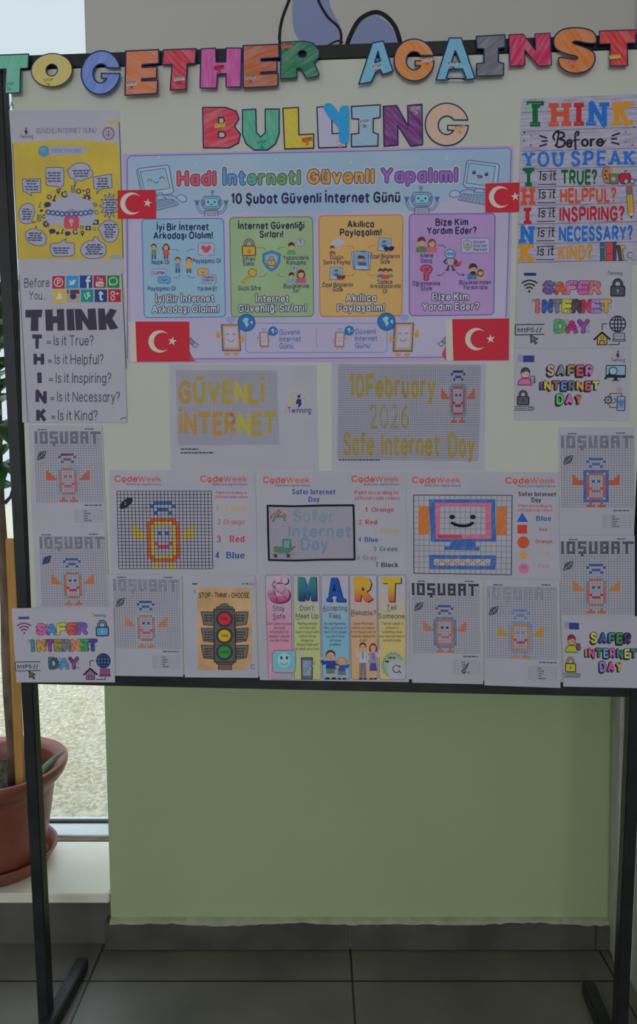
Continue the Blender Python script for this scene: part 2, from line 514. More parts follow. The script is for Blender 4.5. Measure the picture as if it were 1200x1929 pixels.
# -- single-line alphabet: width | strokes; '~' a smooth stroke. caps 10 high, x-height 7, tails -3
_G = {
    'A': (8, '0,0 4,10 8,0|1.4,3.3 6.6,3.3'), 'B': (6.4, '0,0 0,10|~0,10 3.4,10 5.6,9 5.6,6.4 3.4,5.4 0,5.4|~0,5.4 3.9,5.4 6.4,4 6.4,1.4 3.9,0 0,0'),
    'C': (7, '~7,8 5.7,9.5 3.7,10 1,8.6 0,5 1,1.4 3.7,0 5.7,.5 7,2'), 'D': (7, '0,0 0,10|~0,10 3.4,10 6,8.7 7,5 6,1.3 3.4,0 0,0'),
    'E': (5.4, '5.4,10 0,10 0,0 5.4,0|0,5.2 4.7,5.2'), 'F': (5.3, '5.3,10 0,10 0,0|0,5 4.5,5'),
    'G': (7.4, '~7.2,8.2 5.7,9.6 3.7,10 1,8.6 0,5 1,1.4 3.7,0 5.8,.4 7.3,1.7|7.3,1.5 7.3,4.8 4.2,4.8'), 'H': (7, '0,0 0,10|7,0 7,10|0,5.2 7,5.2'),
    'I': (0, '0,0 0,10'), 'J': (4.5, '~4.5,10 4.5,3 4,.8 2.3,0 .8,.5 0,2'), 'K': (6.4, '0,0 0,10|6.2,10 0,4|2.2,6 6.4,0'), 'L': (5, '0,10 0,0 5,0'),
    'M': (9, '0,0 0,10 4.5,2.5 9,10 9,0'), 'N': (7.2, '0,0 0,10 7.2,0 7.2,10'), 'O': (8, '~4,10 1.1,8.6 0,5 1.1,1.4 4,0 6.9,1.4 8,5 6.9,8.6 4,10'),
    'P': (6, '0,0 0,10|~0,10 3.6,10 6,8.9 6,5.7 3.6,4.6 0,4.6'), 'Q': (8, '~4,10 1.1,8.6 0,5 1.1,1.4 4,0 6.9,1.4 8,5 6.9,8.6 4,10|5,2.5 8,-1'),
    'R': (6.4, '0,0 0,10|~0,10 3.6,10 6,8.9 6,5.9 3.6,4.8 0,4.8|3.2,4.8 6.4,0'), 'S': (6, '~5.7,8.3 4.5,9.6 2.9,10 .9,9.3 .3,7.5 1.4,5.9 4.4,4.6 5.8,2.9 5.3,.9 3,0 1.2,.4 0,1.9'),
    'T': (6.8, '0,10 6.8,10|3.4,10 3.4,0'), 'U': (7, '~0,10 0,6.5 .1,3.3 1.1,.9 3.5,0 5.9,.9 6.9,3.3 7,6.5 7,10'), 'V': (7.4, '0,10 3.7,0 7.4,10'),
    'W': (10.4, '0,10 2.6,0 5.2,9 7.8,0 10.4,10'), 'X': (7, '0,0 7,10|0,10 7,0'), 'Y': (7, '0,10 3.5,5 7,10|3.5,5 3.5,0'), 'Z': (6.6, '0,10 6.6,10 0,0 6.6,0'),
    'a': (5, '5,7 5,0|~5,5.3 3.9,6.7 2.5,7 .7,6 0,3.5 .7,1 2.5,0 3.9,.3 5,1.7'), 'b': (5.2, '0,10 0,0|~0,5.3 1.2,6.7 2.7,7 4.5,6 5.2,3.5 4.5,1 2.7,0 1.2,.3 0,1.7'),
    'c': (4.8, '~4.8,5.7 3.9,6.7 2.6,7 .7,6 0,3.5 .7,1 2.6,0 3.9,.3 4.8,1.3'), 'd': (5.2, '5.2,10 5.2,0|~5.2,5.3 4,6.7 2.5,7 .7,6 0,3.5 .7,1 2.5,0 4,.3 5.2,1.7'),
    'e': (5.2, '~0.1,3.7 5.2,3.7 5,5.3 4.2,6.6 2.6,7 .8,6 0,3.5 .7,1 2.7,0 4,.3 5,1.4'), 'f': (3.4, '~3.6,9.7 2.6,10 1.6,9.5 1.3,8 1.3,5 1.3,0|0,6.7 3.2,6.7'),
    'g': (5.2, '~5.2,7 5.2,3 5.1,-.8 4.3,-2.6 2.6,-3 1.2,-2.7 .3,-2|~5.2,5.3 4,6.7 2.5,7 .7,6 0,3.5 .7,1 2.5,0 4,.3 5.2,1.7'), 'h': (4.8, '0,10 0,0|~0,5 1,6.5 2.6,7 4.2,6.3 4.8,4.6 4.8,2 4.8,0'),
    'i': (0, '0,7 0,0|0,9.3 0,9.7'), 'ı': (0, '0,7 0,0'), 'j': (1.5, '~1.5,7 1.5,0 1.4,-2 .7,-3 0,-2.9|1.5,9.3 1.5,9.7'), 'k': (4.8, '0,10 0,0|4.4,7 0,2.8|1.7,4.5 4.8,0'), 'l': (0, '0,10 0,0'),
    'm': (8, '0,7 0,0|~0,5 .9,6.5 2.2,7 3.5,6.4 4,4.6 4,2 4,0|~4,5 4.9,6.5 6.2,7 7.5,6.4 8,4.6 8,2 8,0'), 'n': (4.8, '0,7 0,0|~0,5 1,6.5 2.6,7 4.2,6.3 4.8,4.6 4.8,2 4.8,0'),
    'o': (5.4, '~2.7,7 .8,6 0,3.5 .8,1 2.7,0 4.6,1 5.4,3.5 4.6,6 2.7,7'), 'p': (5.2, '0,7 0,-3|~0,5.3 1.2,6.7 2.7,7 4.5,6 5.2,3.5 4.5,1 2.7,0 1.2,.3 0,1.7'),
    'q': (5.2, '5.2,7 5.2,-3|~5.2,5.3 4,6.7 2.5,7 .7,6 0,3.5 .7,1 2.5,0 4,.3 5.2,1.7'), 'r': (3, '0,7 0,0|~0,4.4 .8,6.2 1.8,6.9 3,6.9'),
    's': (4.2, '~4,5.8 3.1,6.8 1.9,7 .6,6.3 .5,4.8 1.6,3.9 3.2,3.2 4.1,2 3.6,.5 2,0 .8,.3 0,1.2'), 't': (3.2, '~1.2,9.2 1.2,5 1.2,1.8 1.7,.3 3.2,.2|0,6.8 3.1,6.8'),
    'u': (4.8, '~0,7 0,4 .2,1.2 1.9,0 3.6,.5 4.8,2.2|4.8,7 4.8,0'), 'v': (5, '0,7 2.5,0 5,7'), 'w': (7.6, '0,7 1.9,0 3.8,6.4 5.7,0 7.6,7'), 'x': (4.8, '0,0 4.8,7|0,7 4.8,0'),
    'y': (5, '0,7 2.6,0|~5,7 2.6,0 1.7,-2.3 .3,-3'), 'z': (4.4, '0,7 4.4,7 0,0 4.4,0'),
    '0': (6, '~3,10 .8,8.6 0,5 .8,1.4 3,0 5.2,1.4 6,5 5.2,8.6 3,10'), '1': (2.4, '0,8 2.4,10 2.4,0'), '2': (5.6, '~0,8 1,9.6 2.8,10 4.8,9.3 5.4,7.4 4.4,5 0,0.1|0,0 5.6,0'),
    '3': (5.6, '~0,8.6 1.2,9.8 2.8,10 4.8,9.2 5.1,7.2 4,5.8 2.2,5.4|~2.2,5.4 4.6,4.8 5.6,3 5,1 2.8,0 1.2,.2 0,1.4'), '4': (6, '4.4,0 4.4,10 0,3 6,3'),
    '5': (5.6, '5.2,10 .8,10 .4,5.6|~.4,5.6 2.6,6.3 4.8,5.5 5.6,3.2 4.8,.9 2.6,0 1,.3 0,1.4'), '6': (5.6, '~4.8,9.6 2.8,9.2 .8,7 0,3.6 .8,.9 2.8,0 4.9,.9 5.6,3.2 4.8,5.4 2.8,6 .9,5 0,3.4'),
    '7': (5.6, '0,10 5.6,10 2,0'), '8': (5.6, '~2.8,10 .9,9.3 .4,7.6 1.4,5.8 4.4,4.4 5.6,2.6 4.8,.7 2.8,0 .8,.7 0,2.6 1.2,4.4 4.2,5.8 5.2,7.6 4.7,9.3 2.8,10'), '9': (5.6, '~5.6,6.8 4.8,5 2.8,4.2 .8,5.2 0,7 .8,9.2 2.8,10 5,9.2 5.6,6.8 4.6,2.5 1.5,0'),
    '!': (0, '0,10 0,3|0,.3 0,.7'), '?': (4.8, '~0,8 .8,9.6 2.4,10 4.2,9.3 4.6,7.5 3.6,5.8 2.4,4.6 2.3,3|2.3,.3 2.3,.7'), '.': (0, '0,.2 0,.6'), ',': (.6, '.6,.6 0,-1.4'), ':': (0, '0,1 0,1.4|0,5.6 0,6'),
    '/': (4, '0,-1 4,10.5'), '-': (3, '0,4 3,4'), '=': (4.6, '0,2.8 4.6,2.8|0,5.2 4.6,5.2'), "'": (0, '0,10 0,7.6'), '_': (4, '0,0 4,0'), '+': (5, '0,4 5,4|2.5,1.5 2.5,6.5'),
}
for _k, _b, _mk in (('ü', 'u', ':'), ('ö', 'o', ':'), ('Ü', 'U', ':'), ('Ö', 'O', ':'), ('İ', 'I', '.'), ('ç', 'c', ','), ('Ç', 'C', ','), ('ş', 's', ','), ('Ş', 'S', ','), ('ğ', 'g', 'u'), ('Ğ', 'G', 'u')):
    _w, _s = _G[_b]
    _h = 12.2 if _b.isupper() else 9.3
    _c = _w / 2
    _s += {':': f'|{_c - 1.5},{_h} {_c - 1.5},{_h + .4}|{_c + 1.5},{_h} {_c + 1.5},{_h + .4}', '.': f'|{_c},{_h} {_c},{_h + .4}', ',': f'|{_c},-.3 {_c},-1 {_c + .6},-2 {_c - .8},-2.7', 'u': f'|~{_c - 1.6},{_h + .7} {_c},{_h - .4} {_c + 1.6},{_h + .7}'}[_mk]
    _G[_k] = (_w, _s)
_GC = {}


def glyph(ch):
    if ch not in _GC:
        w, s = _G[ch]
        out = []
        for st in s.split('|'):
            sm = st.startswith('~')
            pts = [tuple(float(q) for q in p.split(',')) for p in st.lstrip('~').split()]
            out.append((catmull(pts, 4) if sm else pts, sm))
        _GC[ch] = (w, out)
    return _GC[ch]


def ribbon(pts, wd, cap='b', closed=False):
    """thick line -> (verts, faces); wd may be a number or (vertical-stroke width, horizontal-stroke width)"""
    V, Fc = [], []
    wv, wh = wd if isinstance(wd, tuple) else (wd, wd)
    for i in range(len(pts) - 1):
        (x0, y0), (x1, y1) = pts[i], pts[i + 1]
        dx, dy = x1 - x0, y1 - y0
        L = math.hypot(dx, dy)
        if L < 1e-9:
            continue
        w = (wv * abs(dy) + wh * abs(dx)) / (abs(dx) + abs(dy)) * 0.5
        nx, ny = -dy / L * w, dx / L * w
        n = len(V)
        V += [(x0 + nx, y0 + ny), (x0 - nx, y0 - ny), (x1 - nx, y1 - ny), (x1 + nx, y1 + ny)]
        Fc.append((n, n + 1, n + 2, n + 3))
    ends = range(len(pts)) if cap == 'r' else range(1, len(pts) - 1)
    for i in ends:
        a, b = pts[max(i - 1, 0)], pts[min(i + 1, len(pts) - 1)]
        adx, ady = abs(b[0] - a[0]), abs(b[1] - a[1])
        w = (wv * ady + wh * adx) / (adx + ady + 1e-9) * 0.5
        if cap == 'm':
            w *= 0.96
        n = len(V)
        m = 10
        V += [(pts[i][0] + w * math.cos(2 * math.pi * k / m), pts[i][1] + w * math.sin(2 * math.pi * k / m)) for k in range(m)]
        Fc.append(tuple(range(n, n + m)))
    return V, Fc


class Art:
    """printing for one part: flat shapes in several inks, gathered into one mesh laid on the board"""

    def __init__(s, fr, plane=None):
        s.fr, s.plane = fr, plane or BOARD
        s.P, s.L, s.F, s.M, s.mats = [], [], [], [], []
        s.n = s.cnt = 0

    def _mi(s, m):
        if isinstance(m, tuple):
            m = mat(m)
        if m not in s.mats:
            s.mats.append(m)
        return s.mats.index(m)

    def raw(s, pts, faces, m, lv, own=False):
        n = s.n
        q = s.fr(pts)
        s.P.append(q)
        s.n += len(q)
        s.cnt += 1
        L = np.full(len(q), float(lv) + 0.09 * (s.cnt % 8))     # later strokes of ink lie a hair above earlier ones
        if own:
            for i, f in enumerate(faces):
                L[list(f)] += 0.012 * (i % 7)
        s.L.append(L)
        s.F += [tuple(n + i for i in f) for f in faces]
        s.M += [s._mi(m)] * len(faces)

    def poly(s, pts, m, lv=1, holes=(), smooth=False):
        loops = [list(pts)] + [list(h) for h in holes]
        if smooth:
            loops = [catmull(l + [l[0]], 6)[:-1] for l in loops]
        flat = [p for l in loops for p in l]
        tri = geometry.tessellate_polygon([[Vector((p[0], p[1], 0)) for p in l] for l in loops])
        s.raw(flat, tri, m, lv)

    def rect(s, x0, y0, x1, y1, m, lv=1):
        s.raw([(x0, y0), (x1, y0), (x1, y1), (x0, y1)], [(0, 1, 2, 3)], m, lv)

    def rr(s, x0, y0, x1, y1, r, m, lv=1, n=5):
        pts = []
        for cx, cy, a in ((x1 - r, y0 + r, -90), (x1 - r, y1 - r, 0), (x0 + r, y1 - r, 90), (x0 + r, y0 + r, 180)):
            pts += [(cx + r * math.cos(R(a + 90 * k / n)), cy + r * math.sin(R(a + 90 * k / n))) for k in range(n + 1)]
        s.raw(pts, [tuple(range(len(pts)))], m, lv)
        return pts

    def rrl(s, x0, y0, x1, y1, r, fill, edge, w, lv=1):
        pts = s.rr(x0, y0, x1, y1, r, fill, lv)
        s.line(pts + [pts[0]], w, edge, lv + 1)

    def ell(s, cx, cy, rx, ry=None, m=None, lv=1, n=24):
        ry = rx if ry is None else ry
        s.raw([(cx + rx * math.cos(2 * math.pi * k / n), cy + ry * math.sin(2 * math.pi * k / n)) for k in range(n)], [tuple(range(n))], m, lv)

    def elll(s, cx, cy, rx, ry, fill, edge, w, lv=1, n=24):
        if fill is not None:
            s.ell(cx, cy, rx, ry, fill, lv, n)
        s.line([(cx + rx * math.cos(2 * math.pi * k / n), cy + ry * math.sin(2 * math.pi * k / n)) for k in range(n + 1)], w, edge, lv + 1)

    def arc(s, cx, cy, r, a0, a1, w, m, lv=1, n=10, ry=None, cap='r'):
        ry = ry or r
        s.line([(cx + r * math.cos(R(a0 + (a1 - a0) * k / n)), cy + ry * math.sin(R(a0 + (a1 - a0) * k / n))) for k in range(n + 1)], w, m, lv, cap)

    def line(s, pts, w, m, lv=1, cap='r', smooth=False):
        if smooth:
            pts = catmull(list(pts), 5)
        V, Fc = ribbon(pts, w, cap)
        s.raw(V, Fc, m, lv, True)

    def lpoly(s, pts, fill, edge, w, lv=1, smooth=False):
        if smooth:
            pts = catmull(list(pts) + [pts[0]], 6)[:-1]
        s.poly(pts, fill, lv)
        s.line(list(pts) + [pts[0]], w, edge, lv + 1)

    def text(s, t, x0, x1, yb, h, m, lv=2, w=1.1, cap='b', serif=0.0, gap=1.6, slope=None, cols=None, space=3.6, shear=0.0, jit=None):
        """t set from x0 to x1 on baseline yb with capitals h tall; w stroke weight (cap height 10)"""
        wv, wh = w if isinstance(w, tuple) else (w, w)
        slope = getattr(s.fr, 'sl', 0.0) if slope is None else slope
        x, items = 0.0, []
        first = True
        for i, ch in enumerate(t):
            if ch == ' ':
                x += space
                continue
            gw, st = glyph(ch)
            if not first:
                x += gap
            first = False
            x += wv / 2 + (serif * 0.8 if serif else 0)
            items.append((i, x, st))
            x += gw + wv / 2 + (serif * 0.8 if serif else 0)
        k = (x1 - x0) / max(x, 1e-6)
        ky = h / (10.0 + (wh if cap == 'r' else 0)) if cap == 'r' else h / 10.0
        nb = 0
        for i, gx, st in items:
            mi = m if cols is None else cols[nb % len(cols)]
            dy = 0.0 if jit is None else jit[nb % len(jit)]
            nb += 1
            for pts, sm in st:
                V, Fc = ribbon(pts, (wv, wh), cap)
                if cap == 'b' and not sm:
                    # square off the corners and line ends of straight strokes
                    for q in (0, -1):
                        (ax, ay), (bx, by) = pts[q], pts[1 if q == 0 else -2]
                        if abs(ay - by) < 1e-6 and wv and abs(ax - bx) > 1:
                            sg = 1 if ax > bx else -1
                            e = wv / 2
                            n = len(V)
                            V += [(ax, ay - wh / 2), (ax + sg * e, ay - wh / 2), (ax + sg * e, ay + wh / 2), (ax, ay + wh / 2)]
                            Fc.append((n, n + 1, n + 2, n + 3))
                        elif abs(ax - bx) < 1e-6 and abs(ay - by) < 0.5 and max(ay, by) - min(ay, by) < .5:
                            sg = 1 if ay > by else -1
                            n = len(V)
                            V += [(ax - wv / 2, ay), (ax + wv / 2, ay), (ax + wv / 2, ay + sg * wv * .3), (ax - wv / 2, ay + sg * wv * .3)]
                            Fc.append((n, n + 1, n + 2, n + 3))
                if serif:
                    for q in (0, -1):
                        (ax, ay), (bx, by) = pts[q], pts[1 if q == 0 else -2]
                        if abs(by - ay) > 0.4 * math.hypot(bx - ax, by - ay) and abs(by - ay) > .6 and (abs(ay) < .2 or abs(ay - 10) < .2 or abs(ay - 7) < .2 or abs(ay + 3) < .2):
                            sg = 1 if by > ay else -1
                            e = wv / 2 + serif
                            t_ = wh
                            n = len(V)
                            y0_, y1_ = ay - (wh / 2 if not (sm or True) else 0), ay + sg * t_
                            l_, r_ = ax - e, ax + e
                            if abs(ay - 7) < .2:
                                r_ = ax + wv / 2
                            V += [(l_, y0_), (r_, y0_), (r_, y1_), (l_, y1_)]
                            Fc.append((n, n + 1, n + 2, n + 3))
                P = []
                for vx, vy in V:
                    lx = (gx + vx + shear * vy) * k
                    P.append((x0 + lx, yb - (vy + dy) * ky + slope * lx))
                s.raw(P, Fc, mi, lv, True)

    def blur(s, x0, x1, y, h, m, lv=2, seed=0):
        """a line of print too small to read: word-long dashes"""
        rng = random.Random(seed * 7919 + int(y * 10))
        x = x0
        while x < x1 - h:
            n = min(x1 - x, h * rng.uniform(1.4, 4.0))
            s.rect(x, y - h / 2, x + n, y + h / 2, m, lv)
            x += n + h * 0.55

    def etext(s, t, x0, x1, yb, h, layers, lv=2, pitch=3.4, cols=None, slope=None, space=3.6):
        """text drawn several times on the same centre lines, from the widest stroke to the finest: layers = [(ink, weight), ...]"""
        n = sum(1 for c in t if c != ' ')
        tot = sum(glyph(c)[0] for c in t if c != ' ') + space * t.count(' ') + (n - 1) * pitch
        k = (x1 - x0) / tot
        for i, (m, w) in enumerate(layers):
            last = i == len(layers) - 1
            s.text(t, x0 - k * w / 2, x1 + k * w / 2, yb, h * (10 + w) / 10, m, lv + i, w, 'r', gap=pitch - w, cols=cols if (last and cols) else None, slope=slope, space=space)

    def build(s, name, parent, base, under=None):
        P = np.concatenate(s.P)
        L = np.concatenate(s.L)
        W = s.plane.world(P, base + L * LV)
        inv = np.array(parent.matrix_world.inverted()) if parent is not None else np.eye(4)
        W = W @ inv[:3, :3].T + inv[:3, 3]
        return mesh_ob(name, W.tolist(), s.F, s.mats, s.M, under or parent)


def lay(name, px, base, plane=None):
    """Empty standing at the given photo point of a surface, turned with it"""
    pl = plane or BOARD
    w = pl.world([px], [base])[0]
    o = empty(name, w, pl.yaw)
    o.matrix_world = Matrix.Translation(Vector(w)) @ Matrix.Rotation(pl.yaw, 4, 'Z')
    return o


def slab(name, corners, base, thick, m, parent, n=10, curl=0.0, plane=None):
    """a sheet of paper with real thickness between four pixel corners; curl lifts its lower corners"""
    q = Quad(corners, (0, 0, 1, 1))
    pl = plane or BOARD
    us = [(i / n, j / n) for j in range(n + 1) for i in range(n + 1)]
    px = q(us)
    fr = pl.world(px, np.full(len(us), base))
    bk = pl.world(px, np.full(len(us), base - thick))
    inv = np.array(parent.matrix_world.inverted())
    W = np.concatenate([fr, bk]) @ inv[:3, :3].T + inv[:3, 3]
    N = (n + 1) * (n + 1)
    fs = []
    for j in range(n):
        for i in range(n):
            a = j * (n + 1) + i
            fs.append((a, a + n + 1, a + n + 2, a + 1))
            fs.append((N + a, N + a + 1, N + a + n + 2, N + a + n + 1))
    ring = [i for i in range(n)] + [i * (n + 1) + n for i in range(n)] + [N - 1 - i for i in range(n)] + [(n - i) * (n + 1) for i in range(n)]
    for k in range(len(ring)):
        a, b_ = ring[k], ring[(k + 1) % len(ring)]
        fs.append((a, b_, N + b_, N + a))
    return mesh_ob(name, W.tolist(), fs, [m], None, parent)


SHEET_N = [0]


def sheet(name, corners, order, label, cat, group=None, m=None):
    """one sheet of paper fixed to the board; returns its Empty and the height of its face"""
    base = 0.0004 + order * 0.0009
    c = np.mean([corners[2], corners[3]], axis=0)
    e = lay(name, tuple(c), base)
    tag(e, label, cat, group)
    slab('paper', corners, base, 0.00025, m or PAPER, e)
    return e, base


# ------------------------------------------------------------------ mural on the wall
a = Art(Crop(500, 0, 4), WALL)
BLU = mat((104, 112, 146), 0.7, 'slate_blue_paint')
BLK = mat((22, 22, 26), 0.6, 'black_paint')
a.poly([(206, -40), (470, -40), (492, 60), (522, 120), (556, 180), (566, 260), (552, 345), (300, 345), (250, 300), (222, 250), (206, 180), (202, 90)], BLU, 1, smooth=False)
a.poly([(640, 345), (632, 310), (660, 230), (720, 150), (790, 110), (850, 125), (930, 180), (990, 260), (1012, 345)], BLU, 1)
a.line([(142, 400), (110, 330), (108, 250), (125, 150), (160, 50), (205, -60)], 22, BLK, 2, smooth=True)
a.line([(380, -60), (410, 30), (470, 130), (545, 200), (570, 260), (566, 345)], 20, BLK, 2, smooth=True)
a.line([(610, 360), (640, 270), (710, 150), (815, 95), (900, 118), (980, 210), (1025, 360)], 34, BLK, 2, smooth=True)
a.line([(470, 345), (540, 310), (580, 320)], 14, BLK, 2, smooth=True)
mur = a.build('mural', None, 0.0006)
mur.parent = wall_back

# ------------------------------------------------------------------ display board on its steel stand
m_steel = noisy('black_painted_steel', (0.010, 0.011, 0.013), (0.020, 0.021, 0.024), 18, 0.34, 5, bump=0.15, spec=0.5)
m_board = noisy('whiteboard', seen(147, 149, 142), seen(151, 153, 147), 3, 0.5, 3, spec=0.3)
SY = BOARD.world([[600, 700]], [0])[0]
stand = empty('display_board', (0, 1.36, 0), BOARD.yaw)
stand.matrix_world = Matrix.Translation(Vector((0, 1.401 - 0.599 * 0.0756 / 1.1756, 0))) @ Matrix.Rotation(BOARD.yaw, 4, 'Z')
tag(stand, 'white notice board on a black steel tube stand, covered in posters', 'board')
_inv = stand.matrix_world.inverted()


def on(px):
    return _inv @ Vector(BOARD.world([px], [0])[0])


ztop = on((600, 84)).z
zbot = on((600, 1301)).z
L0, L1 = -0.6005, -0.5760
R0, R1 = 0.5880, 0.6120
RAIL = 0.0255
b = MB(); b.box(L1 + 0.010, R0 - 0.005, 0.0, 0.012, zbot + RAIL + 0.001, ztop - RAIL - 0.001)
b.build('panel', [m_board], stand)
b = MB(); b.box(L1 + 0.0005, R0 - 0.0005, 0.0, 0.025, ztop - RAIL, ztop, 0, 0.002)
b.build('top_rail', [m_steel], stand)
b = MB(); b.box(L1 + 0.0005, R0 - 0.0005, 0.0, 0.025, zbot, zbot + RAIL, 0, 0.002)
b.build('bottom_rail', [m_steel], stand)
for x0, x1, f0, f1, g0 in ((L0, L1, -0.5735, -0.5455, -0.30), (R0, R1, R0 - 0.014, R0 + 0.014, 0.0255)):
    b = MB(); b.box(x0, x1, 0.0, 0.025, 0.001, ztop, 0, 0.002)
    if x0 < 0:
        b.v = [(x + 0.015 * (1 - z / 1.36), y, z) for x, y, z in b.v]      # the left post is a touch out of plumb
    b.build('post', [m_steel], stand)
    b = MB(); b.box(f0 + 0.0003, f1 - 0.0003, g0, 0.174, 0.001, 0.032, 0, 0.0025)
    b.build('foot', [m_steel], stand)
a = Art(Crop(0, 0, 1))
a.line([(18, 207), (22, 192), (26, 204)], 1.3, (70, 74, 90), 2)
a.line([(20, 200), (24, 196)], 1.1, (70, 74, 90), 2)
a.build('pen_mark', stand, 0.0002)
print('board', ztop, zbot)
# ------------------------------------------------------------------ cut-out letters


def G_shape():
    p = [(.5 + .5 * math.cos(R(a)), .5 + .5 * math.sin(R(a))) for a in np.linspace(-12, -357, 30)]
    p += [(.52, .52), (.52, .63), (.66, .64)]
    p += [(.5 + .2 * math.cos(R(a)), .52 + .22 * math.sin(R(a))) for a in np.linspace(55, 325, 14)]
    return p, []


def ellp(cx, cy, rx, ry, n=24):
    return [(cx + rx * math.cos(2 * math.pi * k / n), cy + ry * math.sin(2 * math.pi * k / n)) for k in range(n)]


SHAPES = {
    'T': ([(0, .03), (1, 0), (1, .36), (.76, .37), (.78, .98), (.30, 1), (.30, .38), (0, .39)], []),
    'O': (ellp(.5, .5, .5, .5, 32), [ellp(.5, .5, .14, .18, 16)]),
    'G': G_shape(),
    'E': ([(0, .03), (.98, 0), (1, .30), (.5, .33), (.5, .39), (.94, .38), (.94, .62), (.5, .64), (.5, .69), (.98, .67), (.97, .96), (.02, 1)], []),
    'H': ([(0, .02), (.36, 0), (.38, .35), (.62, .35), (.62, 0), (1, 0), (1, .97), (.64, .98), (.63, .64), (.42, .65), (.40, 1), (0, 1)], []),
    'R': ([(0, .03), (.6, 0), (.85, .06), (1, .25), (1, .42), (.86, .58), (1, .88), (.98, .93), (.68, 1), (.52, .72), (.42, .72), (.42, .98), (0, 1)], [ellp(.56, .34, .11, .1, 12)]),
    'A': ([(.35, 0), (.66, 0), (1, .97), (.74, 1), (.64, .97), (.36, .97), (.3, 1), (0, 1)], [[(.5, .3), (.62, .58), (.40, .58)], [(.34, .74), (.68, .74), (.77, .965), (.26, .965)]]),
    'A2': ([(.40, .04), (.72, 0), (1, .70), (.70, .78), (.62, .66), (.50, .72), (.36, .95), (0, 1)], [[(.56, .24), (.63, .46), (.47, .50)]]),
    'I': ([(0, .04), (1, 0), (1, .3), (.76, .33), (.76, .66), (.94, .7), (.92, .98), (0, 1), (0, .7), (.26, .68), (.26, .34), (.02, .33)], []),
    'N': ([(0, .05), (.34, .03), (.63, .52), (.62, .03), (.98, 0), (1, .96), (.7, 1), (.37, .5), (.37, .97), (.02, 1)], []),
    'S': (catmull([(1, .33), (.97, .13), (.8, .03), (.5, 0), (.2, .05), (.02, .22), (.04, .44), (.25, .56), (.5, .62), (.56, .66), (.5, .70), (.36, .68), (.12, .66), (.14, .84), (.3, .96), (.52, 1), (.78, .94), (.94, .78), (.95, .58), (.8, .46), (.6, .39), (.46, .34), (.48, .30), (.6, .30), (.75, .335), (1, .33)], 3)[:-1], []),
    'B': ([(0, 0), (.62, 0), (.9, .1), (.96, .28), (.84, .47), (1, .66), (.95, .88), (.7, 1), (.02, 1)], [[(.42, .25), (.54, .25), (.58, .32), (.54, .39), (.42, .39)], [(.42, .6), (.56, .6), (.61, .67), (.56, .75), (.42, .75)]]),
    'U': ([(0, .02), (.36, 0), (.38, .58), (.5, .68), (.62, .58), (.62, 0), (1, 0), (1, .6), (.9, .85), (.68, 1), (.32, 1), (.1, .85), (0, .62)], []),
    'L': ([(0, .02), (.5, 0), (.52, .66), (1, .64), (1, .98), (.06, 1)], []),
}
NAVY = mat((30, 36, 70), 0.7, 'navy_outline')


def cutout(ch, box, col, label, note=None, tilt=0.0, base=0.001, group=None, sh=None, hatch=None, lean=0.0, outline=NAVY, ow=0.03):
    outer, holes = SHAPES[sh or ch]
    x0, y0, x1, y1 = box
    m = col if not isinstance(col, tuple) else crayon(col, hatch if hatch is not None else (37 * len(label)) % 140 + 20, 0.24)

    def pxm(p):
        return (x0 + p[0] * (x1 - x0) - (p[1] - .5) * lean, y0 + p[1] * (y1 - y0))
    root = lay('cutout_letter', ((x0 + x1) / 2, y0), base)
    tag(root, label, 'letter', group)
    inv = np.array(root.matrix_world.inverted())
    loops = [[pxm(p) for p in l] for l in [outer] + list(holes)]
    flat = [p for l in loops for p in l]
    tri = geometry.tessellate_polygon([[Vector((p[0], p[1], 0)) for p in l] for l in loops])
    n = len(flat)
    W = np.concatenate([BOARD.world(flat, np.full(n, base)), BOARD.world(flat, np.full(n, base - 0.0005))]) @ inv[:3, :3].T + inv[:3, 3]
    fs = [tuple(t) for t in tri] + [tuple(n + i for i in t[::-1]) for t in tri]
    k = 0
    for l in loops:
        for i in range(len(l)):
            a, b_ = k + i, k + (i + 1) % len(l)
            fs.append((a, b_, n + b_, n + a))
        k += len(l)
    mesh_ob('card', W.tolist(), fs, [m], None, root)
    a = Art(Crop(0, 0, 1))
    for l in loops:
        a.line(l + [l[0]], max(1.6, ow * (y1 - y0)), outline, 1)
    a.build('outline', root, base)
    if note:
        nx, ny, bgc, fg = note
        a = Art(Crop(nx - 10, ny - 9, 1, -0.14))
        if bgc is not None:
            a.poly([(-1, 5.5), (19, 2.6), (20, 10), (0, 13)], bgc, 2)
        a.text('STOP', 1, 18, 9.6 if bgc is not None else 9, 4.6, fg, 3, 1.9)
        a.line([(5, 14), (8, 12), (11, 13.5), (9, 17), (6, 18)], 1.1, fg, 3)
        a.line([(9, 17), (12, 15), (13, 18)], 1.0, fg, 3)
        a.build('stop_note', root, base)
    if tilt:
        root.matrix_world = root.matrix_world @ Matrix.Rotation(tilt, 4, 'X')
    return root


